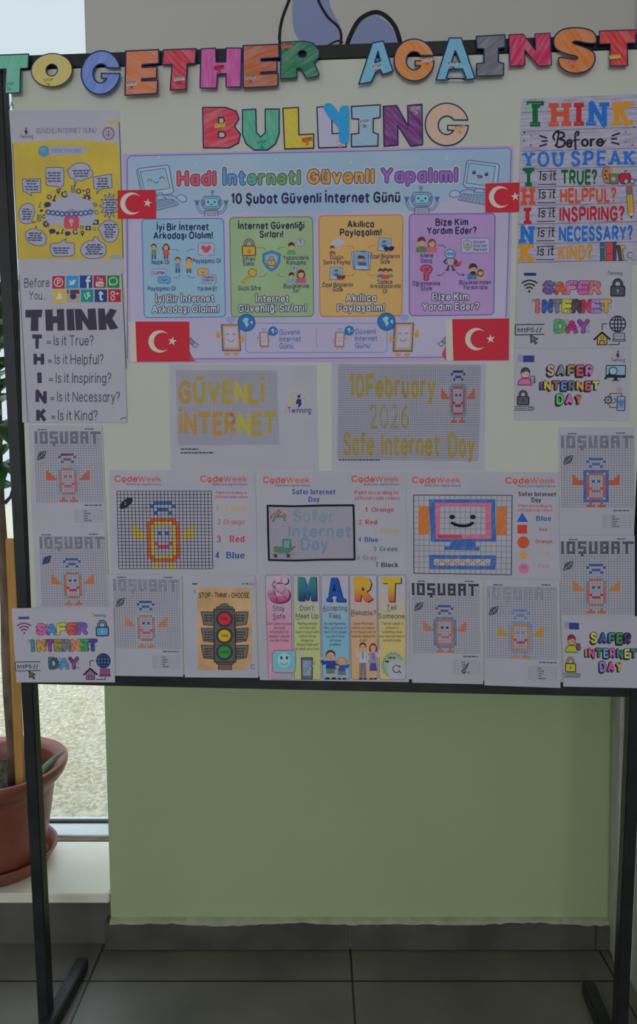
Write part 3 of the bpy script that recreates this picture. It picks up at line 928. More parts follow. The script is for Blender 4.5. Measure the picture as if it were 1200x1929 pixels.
W_, DK = (150, 148, 152), (60, 45, 50)
GA = 'letters of the word together'
for ch, box, col, lab, note, sh, lean in (
        ('T', (-2, 105, 57, 183), (82, 150, 128), 'mint green cut-out letter T at the left end of the top row', (24, 168, None, (45, 100, 110)), None, 0),
        ('O', (63, 104, 140, 170), (164, 152, 88), 'mustard yellow cut-out letter O beside the mint green T', (97, 160, None, (110, 85, 40)), None, 0),
        ('G', (157, 99, 230, 185), (86, 108, 172), 'blue cut-out letter G between the yellow O and an orange E', None, None, 0),
        ('E', (239, 97, 302, 187), (184, 96, 62), 'orange cut-out letter E hanging beside the blue G', (252, 166, W_, DK), None, 0),
        ('T', (308, 95, 369, 177), (158, 42, 58), 'crimson cut-out letter T between the orange E and pink H', (341, 156, W_, DK), None, 4),
        ('H', (380, 94, 456, 173), (160, 66, 128), 'pink cut-out letter H on the top row', (415, 134, (150, 40, 60), (90, 20, 40)), None, 0),
        ('E', (459, 87, 527, 173), (146, 80, 52), 'brown cut-out letter E between the pink H and green R', (474, 154, (150, 120, 110), DK), None, 0),
        ('R', (530, 81, 602, 155), (34, 96, 66), 'dark green cut-out letter R on the top row', (541, 92, (165, 85, 55), DK), None, 0)):
    cutout(ch, box, col, lab, note, -0.10, 0.006, GA, sh, None, lean)
GB = 'letters of the word against'
for ch, box, col, lab, note, sh, lean in (
        ('A', (676, 81, 740, 166), (88, 142, 168), 'tilted light blue cut-out letter A starting the word against', (710, 134, W_, DK), 'A2', 0),
        ('G', (742, 77, 817, 160), (190, 104, 46), 'orange cut-out letter G between two light blue letters A', (804, 120, W_, (150, 60, 30)), None, 0),
        ('A', (820, 75, 893, 158), (88, 142, 168), 'upright light blue cut-out letter A beside the grey letter I', (852, 128, W_, (30, 30, 40)), None, 0),
        ('I', (896, 69, 950, 151), (88, 86, 96), 'grey pencilled cut-out letter I on the top row', None, None, 0),
        ('N', (957, 66, 1036, 132), (158, 34, 76), 'crimson cut-out letter N on the top row', None, None, 0),
        ('S', (1040, 56, 1120, 146), (192, 96, 36), 'bright orange cut-out letter S beside the last red T', (1075, 126, (170, 100, 90), (150, 50, 30)), None, 0),
        ('T', (1126, 60, 1194, 132), (166, 38, 40), 'red cut-out letter T at the right end of the top row', (1155, 114, (170, 150, 80), (110, 60, 30)), None, 2)):
    cutout(ch, box, col, lab, note, -0.10, 0.006, GB, sh, None, lean)
GC = 'letters of the second row'
for ch, box, col, lab, note in (
        ('B', (382, 203, 453, 279), (164, 48, 64), 'red crayoned cut-out letter B starting the second row', (415, 238, (180, 140, 60), (140, 90, 30))),
        ('U', (457, 206, 526, 283), (62, 136, 112), 'sea green cut-out letter U on the second row', (494, 272, None, (30, 80, 80))),
        ('L', (533, 203, 591, 281), (176, 150, 30), 'yellow cut-out letter L on the second row', (579, 265, (170, 80, 50), (120, 30, 40))),
        ('L', (597, 201, 652, 279), (148, 144, 166), 'pale lavender cut-out letter L underneath the bright blue Y', (642, 270, (160, 150, 150), (150, 110, 70))),
        ('I', (662, 198, 716, 277), (118, 146, 166), 'pale blue cut-out letter I to the right of the bright blue Y', (687, 232, (140, 150, 165), DK)),
        ('N', (722, 197, 796, 276), (92, 36, 98), 'purple cut-out letter N on the second row', (784, 207, (120, 100, 120), (160, 140, 150))),
        ('G', (801, 195, 882, 275), (182, 140, 124), 'peach cut-out letter G ending the second row', (866, 243, (190, 140, 110), (140, 80, 60)))):
    cutout(ch, box, col, lab, note, 0.0, 0.0012, GC)
# the missing Y: a digital marker stroke over the second L, added as card
yr = lay('cutout_letter', (634, 196), 0.0022)
tag(yr, 'bright blue marker-drawn letter Y added over the pale second L', 'letter', GC)
YB = mat((0.04, 0.44, 0.95), 0.5, 'bright_blue_marker', True)
a = Art(Crop(0, 0, 1))
a.poly([(611, 199), (618, 195), (626, 198), (638.5, 213), (640, 206), (645, 201), (653, 200.5), (657.5, 206), (657.5, 262), (654, 270), (647, 272), (640, 268), (638.5, 258), (638, 244), (630, 232), (620, 222), (611, 208)], YB, 0, smooth=True)
a.build('card', yr, 0.0022)

# ------------------------------------------------------------------ shared small prints


def etwinning(a, x, y, w, man=True, lv=2, dark=(30, 42, 92)):
    """the small programme mark: a figure in a ring of dots over the word"""
    k = w / 100.0
    if man:
        a.ell(x + 54 * k, y - 62 * k, 6 * k, None, dark, lv, 10)
        a.poly([(x + 47 * k, y - 53 * k), (x + 62 * k, y - 52 * k), (x + 64 * k, y - 30 * k), (x + 50 * k, y - 16 * k), (x + 53 * k, y - 34 * k), (x + 42 * k, y - 32 * k)], dark, lv)
        a.poly([(x + 28 * k, y - 56 * k), (x + 36 * k, y - 58 * k), (x + 32 * k, y - 44 * k), (x + 38 * k, y - 26 * k), (x + 26 * k, y - 34 * k), (x + 20 * k, y - 44 * k)], (190, 140, 70), lv)
        for t, c in ((200, (180, 160, 90)), (230, (180, 140, 60)), (262, (150, 150, 60)), (292, (60, 130, 80)), (338, (170, 120, 60)), (15, (150, 130, 60))):
            a.ell(x + 48 * k + 30 * k * math.cos(R(t)), y - 42 * k + 30 * k * math.sin(R(t)), 3.2 * k, None, c, lv, 8)
    a.text('e', x, x + 9 * k, y, 16 * k, (170, 120, 60), lv, 1.4)
    a.text('Twinning', x + 11 * k, x + 100 * k, y, 20 * k, dark, lv, 1.4)


def padlock(a, x, y, w, h, body, edge, key=None, lv=1, shk=None):
    e = w * 0.07
    sw = w * 0.16
    a.arc(x + w / 2, y + h * 0.36, w * 0.30, 180, 360, sw + e, edge, lv, ry=h * 0.30)
    a.line([(x + w * 0.20, y + h * 0.36), (x + w * 0.20, y + h * 0.48)], sw + e, edge, lv)
    a.line([(x + w * 0.80, y + h * 0.36), (x + w * 0.80, y + h * 0.48)], sw + e, edge, lv)
    s_ = shk or body
    a.arc(x + w / 2, y + h * 0.36, w * 0.30, 180, 360, sw - e, s_, lv + 1, ry=h * 0.30)
    a.line([(x + w * 0.20, y + h * 0.36), (x + w * 0.20, y + h * 0.48)], sw - e, s_, lv + 1)
    a.line([(x + w * 0.80, y + h * 0.36), (x + w * 0.80, y + h * 0.48)], sw - e, s_, lv + 1)
    a.rrl(x, y + h * 0.44, x + w, y + h, w * 0.07, body, edge, e * 1.3, lv + 2)
    k = key or edge
    a.ell(x + w / 2, y + h * 0.66, w * 0.07, None, k, lv + 4, 10)
    a.line([(x + w / 2, y + h * 0.68), (x + w / 2, y + h * 0.82)], w * 0.07, k, lv + 4)


def wifi(a, x, y, s, m, lv=1, w=0.11):
    for r in (0.35, 0.62, 0.90):
        a.arc(x, y, r * s, -130, -50, w * s, m, lv)
    a.ell(x, y - 0.02 * s, 0.10 * s, None, m, lv, 10)


def globe(a, x, y, r, m, fill=None, lv=1):
    w = r * 0.14
    if fill is not None:
        a.ell(x, y, r, None, fill, lv)
    a.elll(x, y, r, r, None, m, w, lv)
    a.elll(x, y, r * 0.45, r, None, m, w, lv)
    a.line([(x - r, y), (x + r, y)], w, m, lv + 1)
    a.line([(x, y - r), (x, y + r)], w, m, lv + 1)
    a.line([(x - r * .85, y - r * .5), (x + r * .85, y - r * .5)], w, m, lv + 1)
    a.line([(x - r * .85, y + r * .5), (x + r * .85, y + r * .5)], w, m, lv + 1)


def star(a, x, y, r, m, lv=1, rot=-90, inner=0.4):
    a.poly([(x + (r if i % 2 == 0 else r * inner) * math.cos(R(rot + 36 * i)), y + (r if i % 2 == 0 else r * inner) * math.sin(R(rot + 36 * i))) for i in range(10)], m, lv)


def kid(a, x, y, s, hair, top, skin=(176, 132, 106), legs=(60, 66, 110), girl=False, lv=2, arms=(-1, 1)):
    """small printed child standing with raised arms: x centre, y feet, s height"""
    u = s / 10.0
    for d in (-1, 1):
        a.line([(x + d * u * .8, y - u * 3), (x + d * u * .9, y - .3 * u)], 1.1 * u, legs, lv)
        a.line([(x + d * u * 1.2, y - 5.4 * u), (x + d * u * 2.3, y - (7.0 if arms[0 if d < 0 else 1] > 0 else 4.4) * u)], .9 * u, skin, lv)
    a.poly([(x - 1.5 * u, y - 6 * u), (x + 1.5 * u, y - 6 * u), (x + (2.2 if girl else 1.5) * u, y - 2.6 * u), (x - (2.2 if girl else 1.5) * u, y - 2.6 * u)], top, lv + 1)
    a.ell(x, y - 7.9 * u, 1.9 * u, 2.0 * u, hair, lv + 1, 16)
    if girl:
        a.ell(x - 1.7 * u, y - 6.9 * u, .8 * u, 1.4 * u, hair, lv + 1, 10)
        a.ell(x + 1.7 * u, y - 6.9 * u, .8 * u, 1.4 * u, hair, lv + 1, 10)
    a.ell(x, y - 7.4 * u, 1.6 * u, 1.5 * u, skin, lv + 2, 16)
    for d in (-1, 1):
        a.ell(x + d * .6 * u, y - 7.5 * u, .22 * u, None, BLACK, lv + 3, 6)


def bust(a, x, y, s, hair, top, skin=(176, 132, 106), lv=2, girl=False):
    """head and shoulders: x centre, y lower edge, s height"""
    u = s / 10.0
    a.poly([(x - 3.6 * u, y), (x - 3.2 * u, y - 2.8 * u), (x - 1 * u, y - 3.8 * u), (x + 1 * u, y - 3.8 * u), (x + 3.2 * u, y - 2.8 * u), (x + 3.6 * u, y)], top, lv)
    if girl:
        a.ell(x, y - 5.6 * u, 2.9 * u, 3.6 * u, hair, lv, 16)
    else:
        a.ell(x, y - 7.0 * u, 2.5 * u, 2.5 * u, hair, lv + 1, 16)
    a.ell(x, y - 5.8 * u, 2.1 * u, 2.3 * u, skin, lv + 2, 16)
    a.poly([(x - 2.2 * u, y - 6.3 * u), (x - 1.9 * u, y - 8.6 * u), (x + 1.9 * u, y - 8.6 * u), (x + 2.2 * u, y - 6.3 * u), (x + .8 * u, y - 7.3 * u)], hair, lv + 3)
    for d in (-1, 1):
        a.ell(x + d * .8 * u, y - 5.9 * u, .26 * u, None, BLACK, lv + 4, 6)


# ------------------------------------------------------------------ yellow safer-internet poster, upper left
YC = [(17, 208), (226, 207), (234, 513), (37, 513)]
e, h = sheet('poster', YC, 0, 'yellow poster with a padlocked cloud in chains at the upper left of the board', 'poster')
C = Crop(0, 200, 5, 0.0)
BD = (46, 52, 84)
a = Art(C)
YEL = noisy('yellow_print', seen(152, 134, 64), seen(166, 146, 60), 14, 0.7, 3)
edge = [(118, 345)]
rng = random.Random(5)
for i in range(1, 41):
    edge.append((118 + i * 25, 345 - 22 * math.sin(i / 40 * 3.1) + rng.uniform(-8, 8)))
a.poly(edge + [(1162, 1440), (1160, 1440), (172, 1440)], YEL, 1)
a.poly([(985, 152), (1060, 150), (1118, 150), (1120, 182), (1070, 176)], YEL, 1)
a.line([(1122, 150), (1134, 400), (1160, 1440)], 7, (52, 54, 72), 2, 'b')  # shadow down the right edge, painted in as a dark line
a.line([(120, 350), (172, 1440)], 5, (60, 62, 78), 2, 'b')
a.poly([(1040, 1442), (1042, 1412), (1070, 1400), (1130, 1402), (1160, 1425), (1162, 1442)], (128, 128, 148), 2)
a.build('yellow_ground', e, h)
a = Art(C)
a.text('GÜVENLİ İNTERNET GÜNÜ', 342, 908, 256, 50, (60, 72, 116), 2, 1.0, 'r', slope=-0.008)
a.build('heading', e, h)
a = Art(C)
a.text('THESIE TEACHER', 482, 760, 438, 36, (70, 88, 130), 4, 0.9, 'r', slope=0.0)
a.build('subheading', e, h)
a = Art(C)
etwinning(a, 172, 300, 140)
a.build('logo', e, h)
a = Art(C)
for r in (56, 46):
    a.elll(1022, 258, r, r * 1.08, None, (110, 66, 92), 5, 1, 28)
for k in range(20):
    a.line([(1022 + 44 * math.cos(k * .314), 258 + 48 * math.sin(k * .314)), (1022 + 56 * math.cos(k * .314), 258 + 60 * math.sin(k * .314))], 4, (110, 66, 92), 2)
a.elll(1022, 258, 26, 28, None, (110, 66, 92), 4, 1, 18)
a.line([(1022, 240), (1022, 276)], 8, (90, 50, 84), 2)
a.line([(1008, 272), (1036, 272)], 5, (110, 66, 92), 2)
a.build('logo', e, h)
a = Art(C)
WP = (136, 136, 156)
a.ell(414, 425, 54, None, mat((74, 116, 146)), 2)
a.ell(405, 415, 30, 24, (88, 128, 156), 3)
a.poly([(470, 385), (560, 372), (700, 380), (826, 378), (800, 404), (830, 425), (790, 440), (740, 462), (600, 458), (480, 474), (455, 430)], (132, 134, 154), 2)
# padlocked cloud
for cx, cy, rx, ry in ((560, 960, 90, 90), (680, 930, 115, 110), (800, 960, 85, 85), (500, 1040, 72, 80), (660, 1050, 230, 90), (830, 1050, 66, 82)):
    a.ell(cx, cy, rx, ry, WP, 2)
for k in range(10):
    x = 455 + k * 44
    y = 1000 + 18 * math.sin(k / 9 * math.pi)
    a.elll(x, y, 21, 20, None, (46, 68, 120), 11, 3, 16)
a.line([(430, 995), (450, 996)], 8, (46, 68, 120), 4)
a.line([(860, 990), (885, 985)], 8, (46, 68, 120), 4)
a.arc(674, 1040, 46, 180, 360, 14, (120, 100, 118), 3, ry=62)
a.rr(606, 1040, 744, 1156, 20, (164, 66, 80), 5)
a.ell(674, 1084, 22, None, WP, 6, 14)
a.line([(674, 1090), (674, 1126)], 15, WP, 6)
# ring of little icons
for x, y, s, k in ((551, 800, 18, 0), (466, 856, 18, 1), (610, 830, 36, 2), (690, 782, 24, 3), (742, 802, 20, 1), (830, 800, 18, 1), (515, 868, 24, 4), (448, 928, 34, 5), (378, 930, 22, 4), (392, 985, 16, 5), (370, 1056, 24, 3), (436, 1110, 32, 6), (494, 1178, 32, 5), (545, 1196, 18, 5), (590, 1180, 18, 4), (640, 1200, 28, 5), (712, 1184, 30, 2), (778, 1194, 18, 0), (832, 1150, 26, 7), (888, 1156, 15, 1), (902, 1094, 30, 7), (820, 864, 36, 6), (894, 930, 28, 5), (912, 1000, 26, 2), (415, 1040, 16, 1), (770, 1142, 14, 1), (788, 796, 10, 5)):
    c = BD if (int(x) % 3) else (84, 110, 96)
    if k == 0:
        a.ell(x, y - 4, s, None, c, 2, 14); a.poly([(x - s * .8, y + s * .4), (x + s * .8, y + s * .4), (x, y + s * 2)], c, 2); a.ell(x, y - 4, s * .4, None, YEL, 3, 10)
    elif k == 1:
        a.elll(x, y, s, s, None, c, s * .5, 1, 14)
    elif k == 2:
        a.arc(x, y, s * .7, 40, 300, s * .4, c, 2); a.line([(x - s * .4, y - s * .7), (x + s, y + s * .3)], s * .3, (86, 120, 150), 3)
    elif k == 3:
        a.rrl(x - s * .7, y - s * 1.3, x + s * .7, y + s * 1.3, 4, (104, 116, 100), (70, 80, 96), 5, 2)
    elif k == 4:
        a.line([(x - s * .5, y + s), (x, y - s * .2), (x + s * .4, y - s)], s * .6, c, 2); a.line([(x - s * .6, y + s), (x + s * .2, y + s)], s * .6, c, 2)
    elif k == 5:
        a.ell(x, y, s, s * .75, c, 2, 16); a.poly([(x - s * .6, y), (x, y + s * .4), (x - s * .7, y + s * 1.1)], c, 2)
    elif k == 6:
        for t in range(8):
            a.line([(x, y), (x + s * math.cos(t * .785), y + s * math.sin(t * .785))], s * .4, c, 2)
        a.ell(x, y, s * .7, None, c, 2, 14); a.ell(x, y, s * .32, None, YEL, 3, 12)
    else:
        a.rr(x - s, y - s * .8, x + s, y + s * .8, 5, c, 2); a.ell(x, y, s * .45, None, WP, 3, 12)
a.build('cloud_picture', e, h)
a = Art(C)


def bubble(pts, lines, x0, x1, y0, dy, sm=True):
    a.lpoly(pts, WP, (56, 62, 92), 6, 2, sm)
    for i in range(lines):
        q = 0.12 * (x1 - x0) * ((i * 7 + lines) % 3) / 2
        a.blur(x0 + q, x1 - q, y0 + i * dy, 13, (60, 62, 92), 4, i + int(x0))


bubble([(212, 700), (212, 690), (384, 684), (386, 800), (384, 815), (292, 812), (300, 848), (250, 812), (220, 806)], 4, 236, 368, 706, 27, False)
bubble([(432, 600), (440, 580), (520, 576), (596, 580), (604, 600), (602, 740), (596, 752), (582, 756), (572, 785), (550, 760), (450, 750), (434, 740)], 4, 442, 586, 630, 26, False)
bubble([(648, 640), (640, 605), (672, 570), (710, 545), (750, 534), (800, 540), (838, 562), (850, 590), (876, 620), (868, 660), (836, 680), (800, 690), (770, 704), (738, 698), (722, 712), (704, 760), (704, 690), (664, 676)], 3, 684, 846, 610, 25)
bubble([(878, 670), (1050, 640), (1058, 768), (944, 784), (910, 830), (924, 782), (886, 778)], 4, 912, 1032, 684, 25, False)
bubble([(950 + (70 + 22 * (-1) ** k) * math.cos(k * .2618) + 82, 940 + (100 + 24 * (-1) ** k) * math.sin(k * .2618)) for k in range(24)], 6, 990, 1084, 884, 24, False)
bubble([(948, 1120), (990, 1085), (1040, 1078), (1090, 1100), (1118, 1150), (1112, 1220), (1080, 1268), (1030, 1282), (985, 1262), (955, 1210), (948, 1180), (922, 1158)], 6, 980, 1096, 1118, 23)
bubble([(180, 1010), (200, 950), (250, 920), (300, 925), (324, 970), (320, 1030), (300, 1085), (340, 1092), (290, 1100), (235, 1110), (190, 1080)], 5, 208, 306, 972, 23)
bubble([(244, 1190), (290, 1160), (330, 1150), (345, 1128), (348, 1160), (400, 1180), (434, 1230), (430, 1290), (395, 1314), (330, 1310), (270, 1280), (246, 1235)], 4, 262, 402, 1198, 22)
bubble([(474, 1340), (484, 1300), (560, 1288), (590, 1270), (624, 1250), (616, 1284), (690, 1292), (706, 1350), (690, 1405), (590, 1416), (500, 1408)], 3, 496, 660, 1338, 23)
bubble([(760, 1370), (775, 1310), (830, 1272), (880, 1264), (885, 1235), (920, 1236), (935, 1268), (985, 1300), (1002, 1350), (985, 1405), (930, 1430), (860, 1436), (800, 1420)], 5, 806, 970, 1308, 21)
a.build('speech_bubbles', e, h)

# ------------------------------------------------------------------ "Before you THINK" sheet
e, h = sheet('poster', [(36, 512), (231, 511), (240, 796), (43, 796)], 2, 'black and white think poster with ten coloured app icons along its top', 'poster')
C = Crop(0, 490, 4.8, 0.005)
INK = mat((52, 48, 66))
a = Art(C)
for (xa, ya), (xb, yb) in (((178, 140), (258, 1465)), ((1104, 128), (1148, 985))):
    n = int((yb - ya) / 17)
    a = Art(C)
    for i in range(n):
        t = i / n
        x, y = xa + (xb - xa) * t, ya + (yb - ya) * t
        a.rect(x - 4, y, x + 4, y + 11, INK, 2)
    a.build('dotted_border', e, h)
a = Art(C)
a.text('Before', 224, 452, 248, 84, INK, 2, 1.05, 'r', slope=-0.03)
a.text('You...', 268, 424, 356, 76, INK, 2, 1.05, 'r')
# big block letters
for P in ([(234, 452), (390, 450), (380, 520), (352, 520), (352, 642), (282, 642), (286, 520), (236, 522)],
          [(412, 450), (480, 448), (482, 510), (520, 510), (518, 446), (582, 444), (590, 638), (526, 640), (522, 570), (486, 572), (486, 640), (420, 642)],
          [(604, 446), (670, 444), (682, 636), (614, 638)],
          [(678, 444), (740, 444), (800, 540), (796, 442), (868, 440), (882, 632), (806, 634), (748, 546), (752, 634), (692, 636)],
          [(890, 440), (950, 440), (958, 508), (1000, 440), (1060, 456), (1020, 530), (1074, 618), (1000, 632), (966, 566), (966, 632), (898, 634)]):
    a.poly(P, INK, 2)
a.build('heading', e, h)
a = Art(C)
for ch, P, wd, x0, x1, x2, x3, yb in (('T', None, 'Is it True?', 296, 384, 426, 850, 768), ('H', None, 'Is it Helpful?', 308, 404, 436, 940, 938), ('I', None, 'Is it Inspiring?', 340, 384, 446, 1010, 1106), ('N', None, 'Is it Necessary?', 326, 428, 458, 1088, 1276), ('K', None, 'Is it Kind?', 332, 428, 466, 888, 1444)):
    if ch == 'I':
        a.poly([(340, 1018), (380, 1016), (384, 1112), (344, 1114)], INK, 2)
    else:
        a.text(ch, x0, x1, yb + 34 if ch == 'T' else yb + 8, 110 if ch == 'T' else 98, INK, 2, 3.4)
    a.text('=', x2, x2 + 40, yb + 4, 76, INK, 2, 1.1, 'r')
    a.text(wd, x2 + 64, x3, yb, 92, INK, 2, 1.1, 'r', space=3.0)
a.build('questions', e, h)
a = Art(C)
LW = (168, 166, 178)
for i, (c, x, y) in enumerate((((140, 44, 64), 478, 146), ((44, 120, 176), 602, 144), ((30, 60, 120), 726, 142), ((132, 40, 64), 850, 140), ((34, 110, 64), 972, 140), ((180, 144, 62), 486, 272), ((140, 130, 130), 610, 270), ((24, 118, 112), 736, 268), ((34, 56, 104), 860, 268), ((146, 30, 50), 984, 266))):
    x1, y1 = x + 112, y + 114
    a.rect(x, y, x1, y1, c, 2)
    cx, cy = x + 56, y + 57
    if i == 0:
        a.elll(cx, cy, 38, 38, None, LW, 8, 2); a.text('P', cx - 14, cx + 18, cy + 26, 46, LW, 3, 1.8)
    elif i == 1:
        a.poly([(cx - 36, cy + 20), (cx - 14, cy + 12), (cx - 32, cy - 18), (cx, cy - 2), (cx + 8, cy - 22), (cx + 26, cy - 20), (cx + 36, cy - 26), (cx + 28, cy - 4), (cx + 12, cy + 24), (cx - 14, cy + 28)], LW, 3)
    elif i == 2:
        a.text('f', cx - 4, cx + 42, cy + 57, 100, LW, 3, 2.0)
    elif i == 3:
        a.text('You', cx - 28, cx + 26, cy - 10, 32, LW, 3, 1.3); a.rr(cx - 36, cy, cx + 36, cy + 46, 12, LW, 3); a.text('Tube', cx - 30, cx + 30, cy + 36, 26, c, 4, 1.6)
    elif i == 4:
        a.elll(cx, cy - 4, 36, 32, None, LW, 8, 2); a.poly([(cx - 34, cy + 10), (cx - 34, cy + 36), (cx - 8, cy + 24)], LW, 3)
    elif i == 5:
        a.poly([(cx - 12, cy - 30), (cx + 12, cy - 30), (cx + 18, cy - 4), (cx + 32, cy + 18), (cx, cy + 34), (cx - 32, cy + 18), (cx - 18, cy - 4)], LW, 3)
    elif i == 6:
        a.rect(x, y, x1, y + 36, (74, 54, 66), 3); a.rect(x + 14, y, x + 30, y + 36, (150, 110, 60), 4); a.ell(cx, cy + 2, 30, None, (60, 58, 84), 4); a.ell(cx, cy + 2, 16, None, (44, 44, 70), 5)
    elif i == 7:
        a.line([(cx - 26, cy - 20), (cx - 6, cy + 28), (cx + 16, cy - 10), (cx + 14, cy - 28), (cx, cy - 22), (cx + 10, cy + 4), (cx + 28, cy - 2)], 9, LW, 3, smooth=True)
    elif i == 8:
        a.text('t', cx - 20, cx + 22, cy + 36, 82, LW, 3, 2.4)
    else:
        a.text('8', cx - 38, cx + 6, cy + 40, 78, LW, 3, 1.5); a.text('+', cx + 8, cx + 42, cy - 2, 40, LW, 3, 1.5)
a.build('app_icons', e, h)
a = Art(C)
a.line([(1094, 1446), (1106, 1428), (1126, 1426)], 6, INK, 2)
star(a, 1136, 1428, 14, INK, 2, inner=0.3)
a.build('search_mark', e, h)

# ------------------------------------------------------------------ THINK before you speak poster, upper right
e, h = sheet('poster', [(982, 187), (1204, 177), (1198, 498), (973, 505)], 1, 'colourful think before you speak poster printed on pale plank background', 'poster')
C = Crop(960, 170, 5, -0.016)
GRN, ORG, RED, BLU2, AMB = (20, 80, 44), (168, 66, 44), (148, 34, 48), (30, 90, 164), (180, 116, 38)
a = Art(C)
a.poly([(110, 90), (1215, 40), (1188, 1600), (70, 1628)], noisy('pale_planks', seen(118, 115, 136), seen(146, 142, 160), 30, 0.75, 5, (1, 1, 9), lo=0.3, hi=0.6), 1)
for (xa, ya), (xb, yb) in (((112, 392), (1210, 350)), ((105, 578), (1210, 548)), ((100, 748), (1208, 722)), ((96, 918), (1205, 900)), ((92, 1092), (1202, 1062)), ((84, 1266), (1198, 1240)), ((78, 1450), (1194, 1430)), ((72, 1626), (1190, 1600)), ((112, 215), (1210, 165))):
    a.line([(xa, ya), (xb, yb)], 5, (74, 72, 88), 2, 'b')
a.build('plank_ground', e, h)


def slabword(a, t, x0, x1, yb, h_, cols, lv=3, w=(3.0, 2.4), s=1.5, gap=1.4, stitch=False):
    a.text(t, x0, x1, yb, h_, None if cols else BLACK, lv, w, 'b', s, gap, cols=cols)


a = Art(C)
slabword(a, 'THINK', 138, 1158, 348, 218, [GRN, ORG, RED, BLU2, AMB], w=(3.0, 2.0), s=1.3, gap=1.8)
a.poly([(135, 150), (205, 130), (205, 210), (140, 212)], (112, 150, 128), 5)
for i, (x0, x1, c) in enumerate(((150, 330, 0), (370, 545, 0), (590, 670, 0), (706, 910, 0), (948, 1146, 0))):
    for y in (130 - i * 8, 322 - i * 4):
        n = int((x1 - x0) / 26)
        for k in range(n):
            xx = x0 + k * 26
            if i != 0 or y < 200 or 195 < xx < 275:
                a.line([(xx, y), (xx + 13, y)], 4, (170, 160, 168), 6, 'b')
a.build('heading', e, h)
a = Art(C)
S_ = [(420, 470), (408, 440), (430, 402), (460, 396), (440, 530)]
a.line(S_, 18, BLACK, 3, smooth=True)
a.line([(452, 400), (500, 405), (508, 440), (468, 462), (515, 480), (508, 525), (460, 540), (430, 520)], 20, BLACK, 3, smooth=True)
a.text('e', 528, 590, 536, 112, BLACK, 3, 2.5, 'r')
a.line([(640, 430), (648, 400), (628, 396), (616, 430), (616, 500), (620, 556)], 19, BLACK, 3, smooth=True)
a.line([(592, 478), (652, 470)], 13, BLACK, 3, smooth=True)
a.text('ore', 668, 885, 528, 105, BLACK, 3, 2.3, 'r', gap=0.6)
a.line([(862, 524), (888, 500), (902, 470)], 9, BLACK, 3)
for P in ([(284, 432), (345, 452)], [(302, 484), (350, 480)], [(282, 532), (345, 510)], [(1030, 408), (965, 432)], [(958, 462), (1004, 460)], [(960, 494), (1026, 512)]):
    a.line(P, 16, BLACK, 3)
for x, y, c in ((138, 404, BLACK), (204, 432, (70, 90, 120)), (136, 480, (60, 70, 130)), (198, 520, RED), (138, 560, (100, 130, 110)), (1092, 396, (40, 90, 160)), (1158, 424, (160, 150, 50)), (1090, 492, (70, 110, 90)), (1154, 518, RED), (1168, 350, (60, 70, 60))):
    a.ell(x, y, 9, None, c, 3, 10)
slabword(a, 'YOU SPEAK', 118, 1182, 718, 124, [(36, 92, 170)], w=(2.6, 2.0), s=1.0, gap=1.2)
a.build('title', e, h)
a = Art(C)
for ch, c, wd, x0, x1, yb, wx0, wx1, wy in (('T', GRN, 'TRUE?', 110, 244, 910, 484, 822, 884), ('H', ORG, 'HELPFUL?', 106, 238, 1084, 472, 1002, 1056), ('I', RED, 'INSPIRING?', 134, 200, 1266, 466, 1080, 1232), ('N', BLU2, 'NECESSARY?', 88, 236, 1442, 462, 1158, 1416), ('K', AMB, 'KIND?', 80, 230, 1614, 456, 778, 1592)):
    slabword(a, ch, x0, x1, yb, 158, [c], w=(2.9, 2.2), s=1.4)
    a.text(wd, wx0, wx1, wy, 118, c, 3, 2.5, gap=1.3)
    ix = {'T': 268, 'H': 262, 'I': 258, 'N': 252, 'K': 246}[ch]
    a.text('Is it', ix + 12, ix + 168, wy - 36, 92, BLACK, 3, 1.5, 'r', shear=0.08)
    a.line([(ix, wy - 116), (ix + 172, wy - 120)], 8, BLACK, 3, 'b')
    a.line([(ix, wy + 6), (ix + 170, wy + 4)], 8, BLACK, 3, 'b')
a.build('questions', e, h)
a = Art(C)
a.lpoly([(870, 790), (885, 735), (930, 722), (968, 760), (960, 850), (930, 880), (890, 868)], (150, 104, 70), BLACK, 5, 3, True)
for x, y in ((905, 765), (895, 800), (910, 835)):
    a.ell(x, y, 12, None, (84, 54, 40), 5, 10)
for k in range(5):
    a.line([(960 + k * 12, 800), (950 + k * 18, 735)], 9, (150, 150, 80), 4)
a.lpoly([(930, 795), (1030, 790), (1020, 886), (945, 888)], (90, 92, 106), BLACK, 5, 5)
a.poly([(975, 815), (1000, 840), (975, 865), (950, 840)], (180, 140, 60), 7)
a.lpoly([(1030, 815), (1050, 785), (1085, 790), (1125, 785), (1140, 825), (1120, 875), (1060, 885), (1032, 860)], (150, 36, 48), BLACK, 5, 5, True)
a.line([(1080, 790), (1086, 765)], 7, BLACK, 7)
a.poly([(1068, 770), (1100, 750), (1110, 762), (1086, 776)], (50, 110, 60), 7)
for x in (1094, 1152):
    a.elll(x, 862, 22, 24, WP, BLACK, 6, 7, 16)
a.line([(1116, 858), (1130, 856)], 6, BLACK, 8)
a.line([(1174, 856), (1196, 842)], 6, BLACK, 8)
a.build('apple_picture', e, h)
a = Art(C)
a.lpoly([(1095, 925), (1150, 915), (1168, 1160), (1144, 1210), (1112, 1165)], (180, 132, 50), BLACK, 5, 3)
a.poly([(1093, 905), (1148, 898), (1152, 945), (1096, 950)], (150, 70, 70), 5)
a.poly([(1095, 940), (1152, 934), (1156, 985), (1099, 990)], (86, 86, 98), 5)
a.poly([(1112, 1162), (1168, 1158), (1144, 1210)], (176, 150, 130), 5)
a.poly([(1132, 1188), (1156, 1186), (1144, 1212)], BLACK, 6)
a.line([(1122, 990), (1134, 1160)], 4, (130, 90, 40), 5)
a.build('pencil_picture', e, h)
a = Art(C)
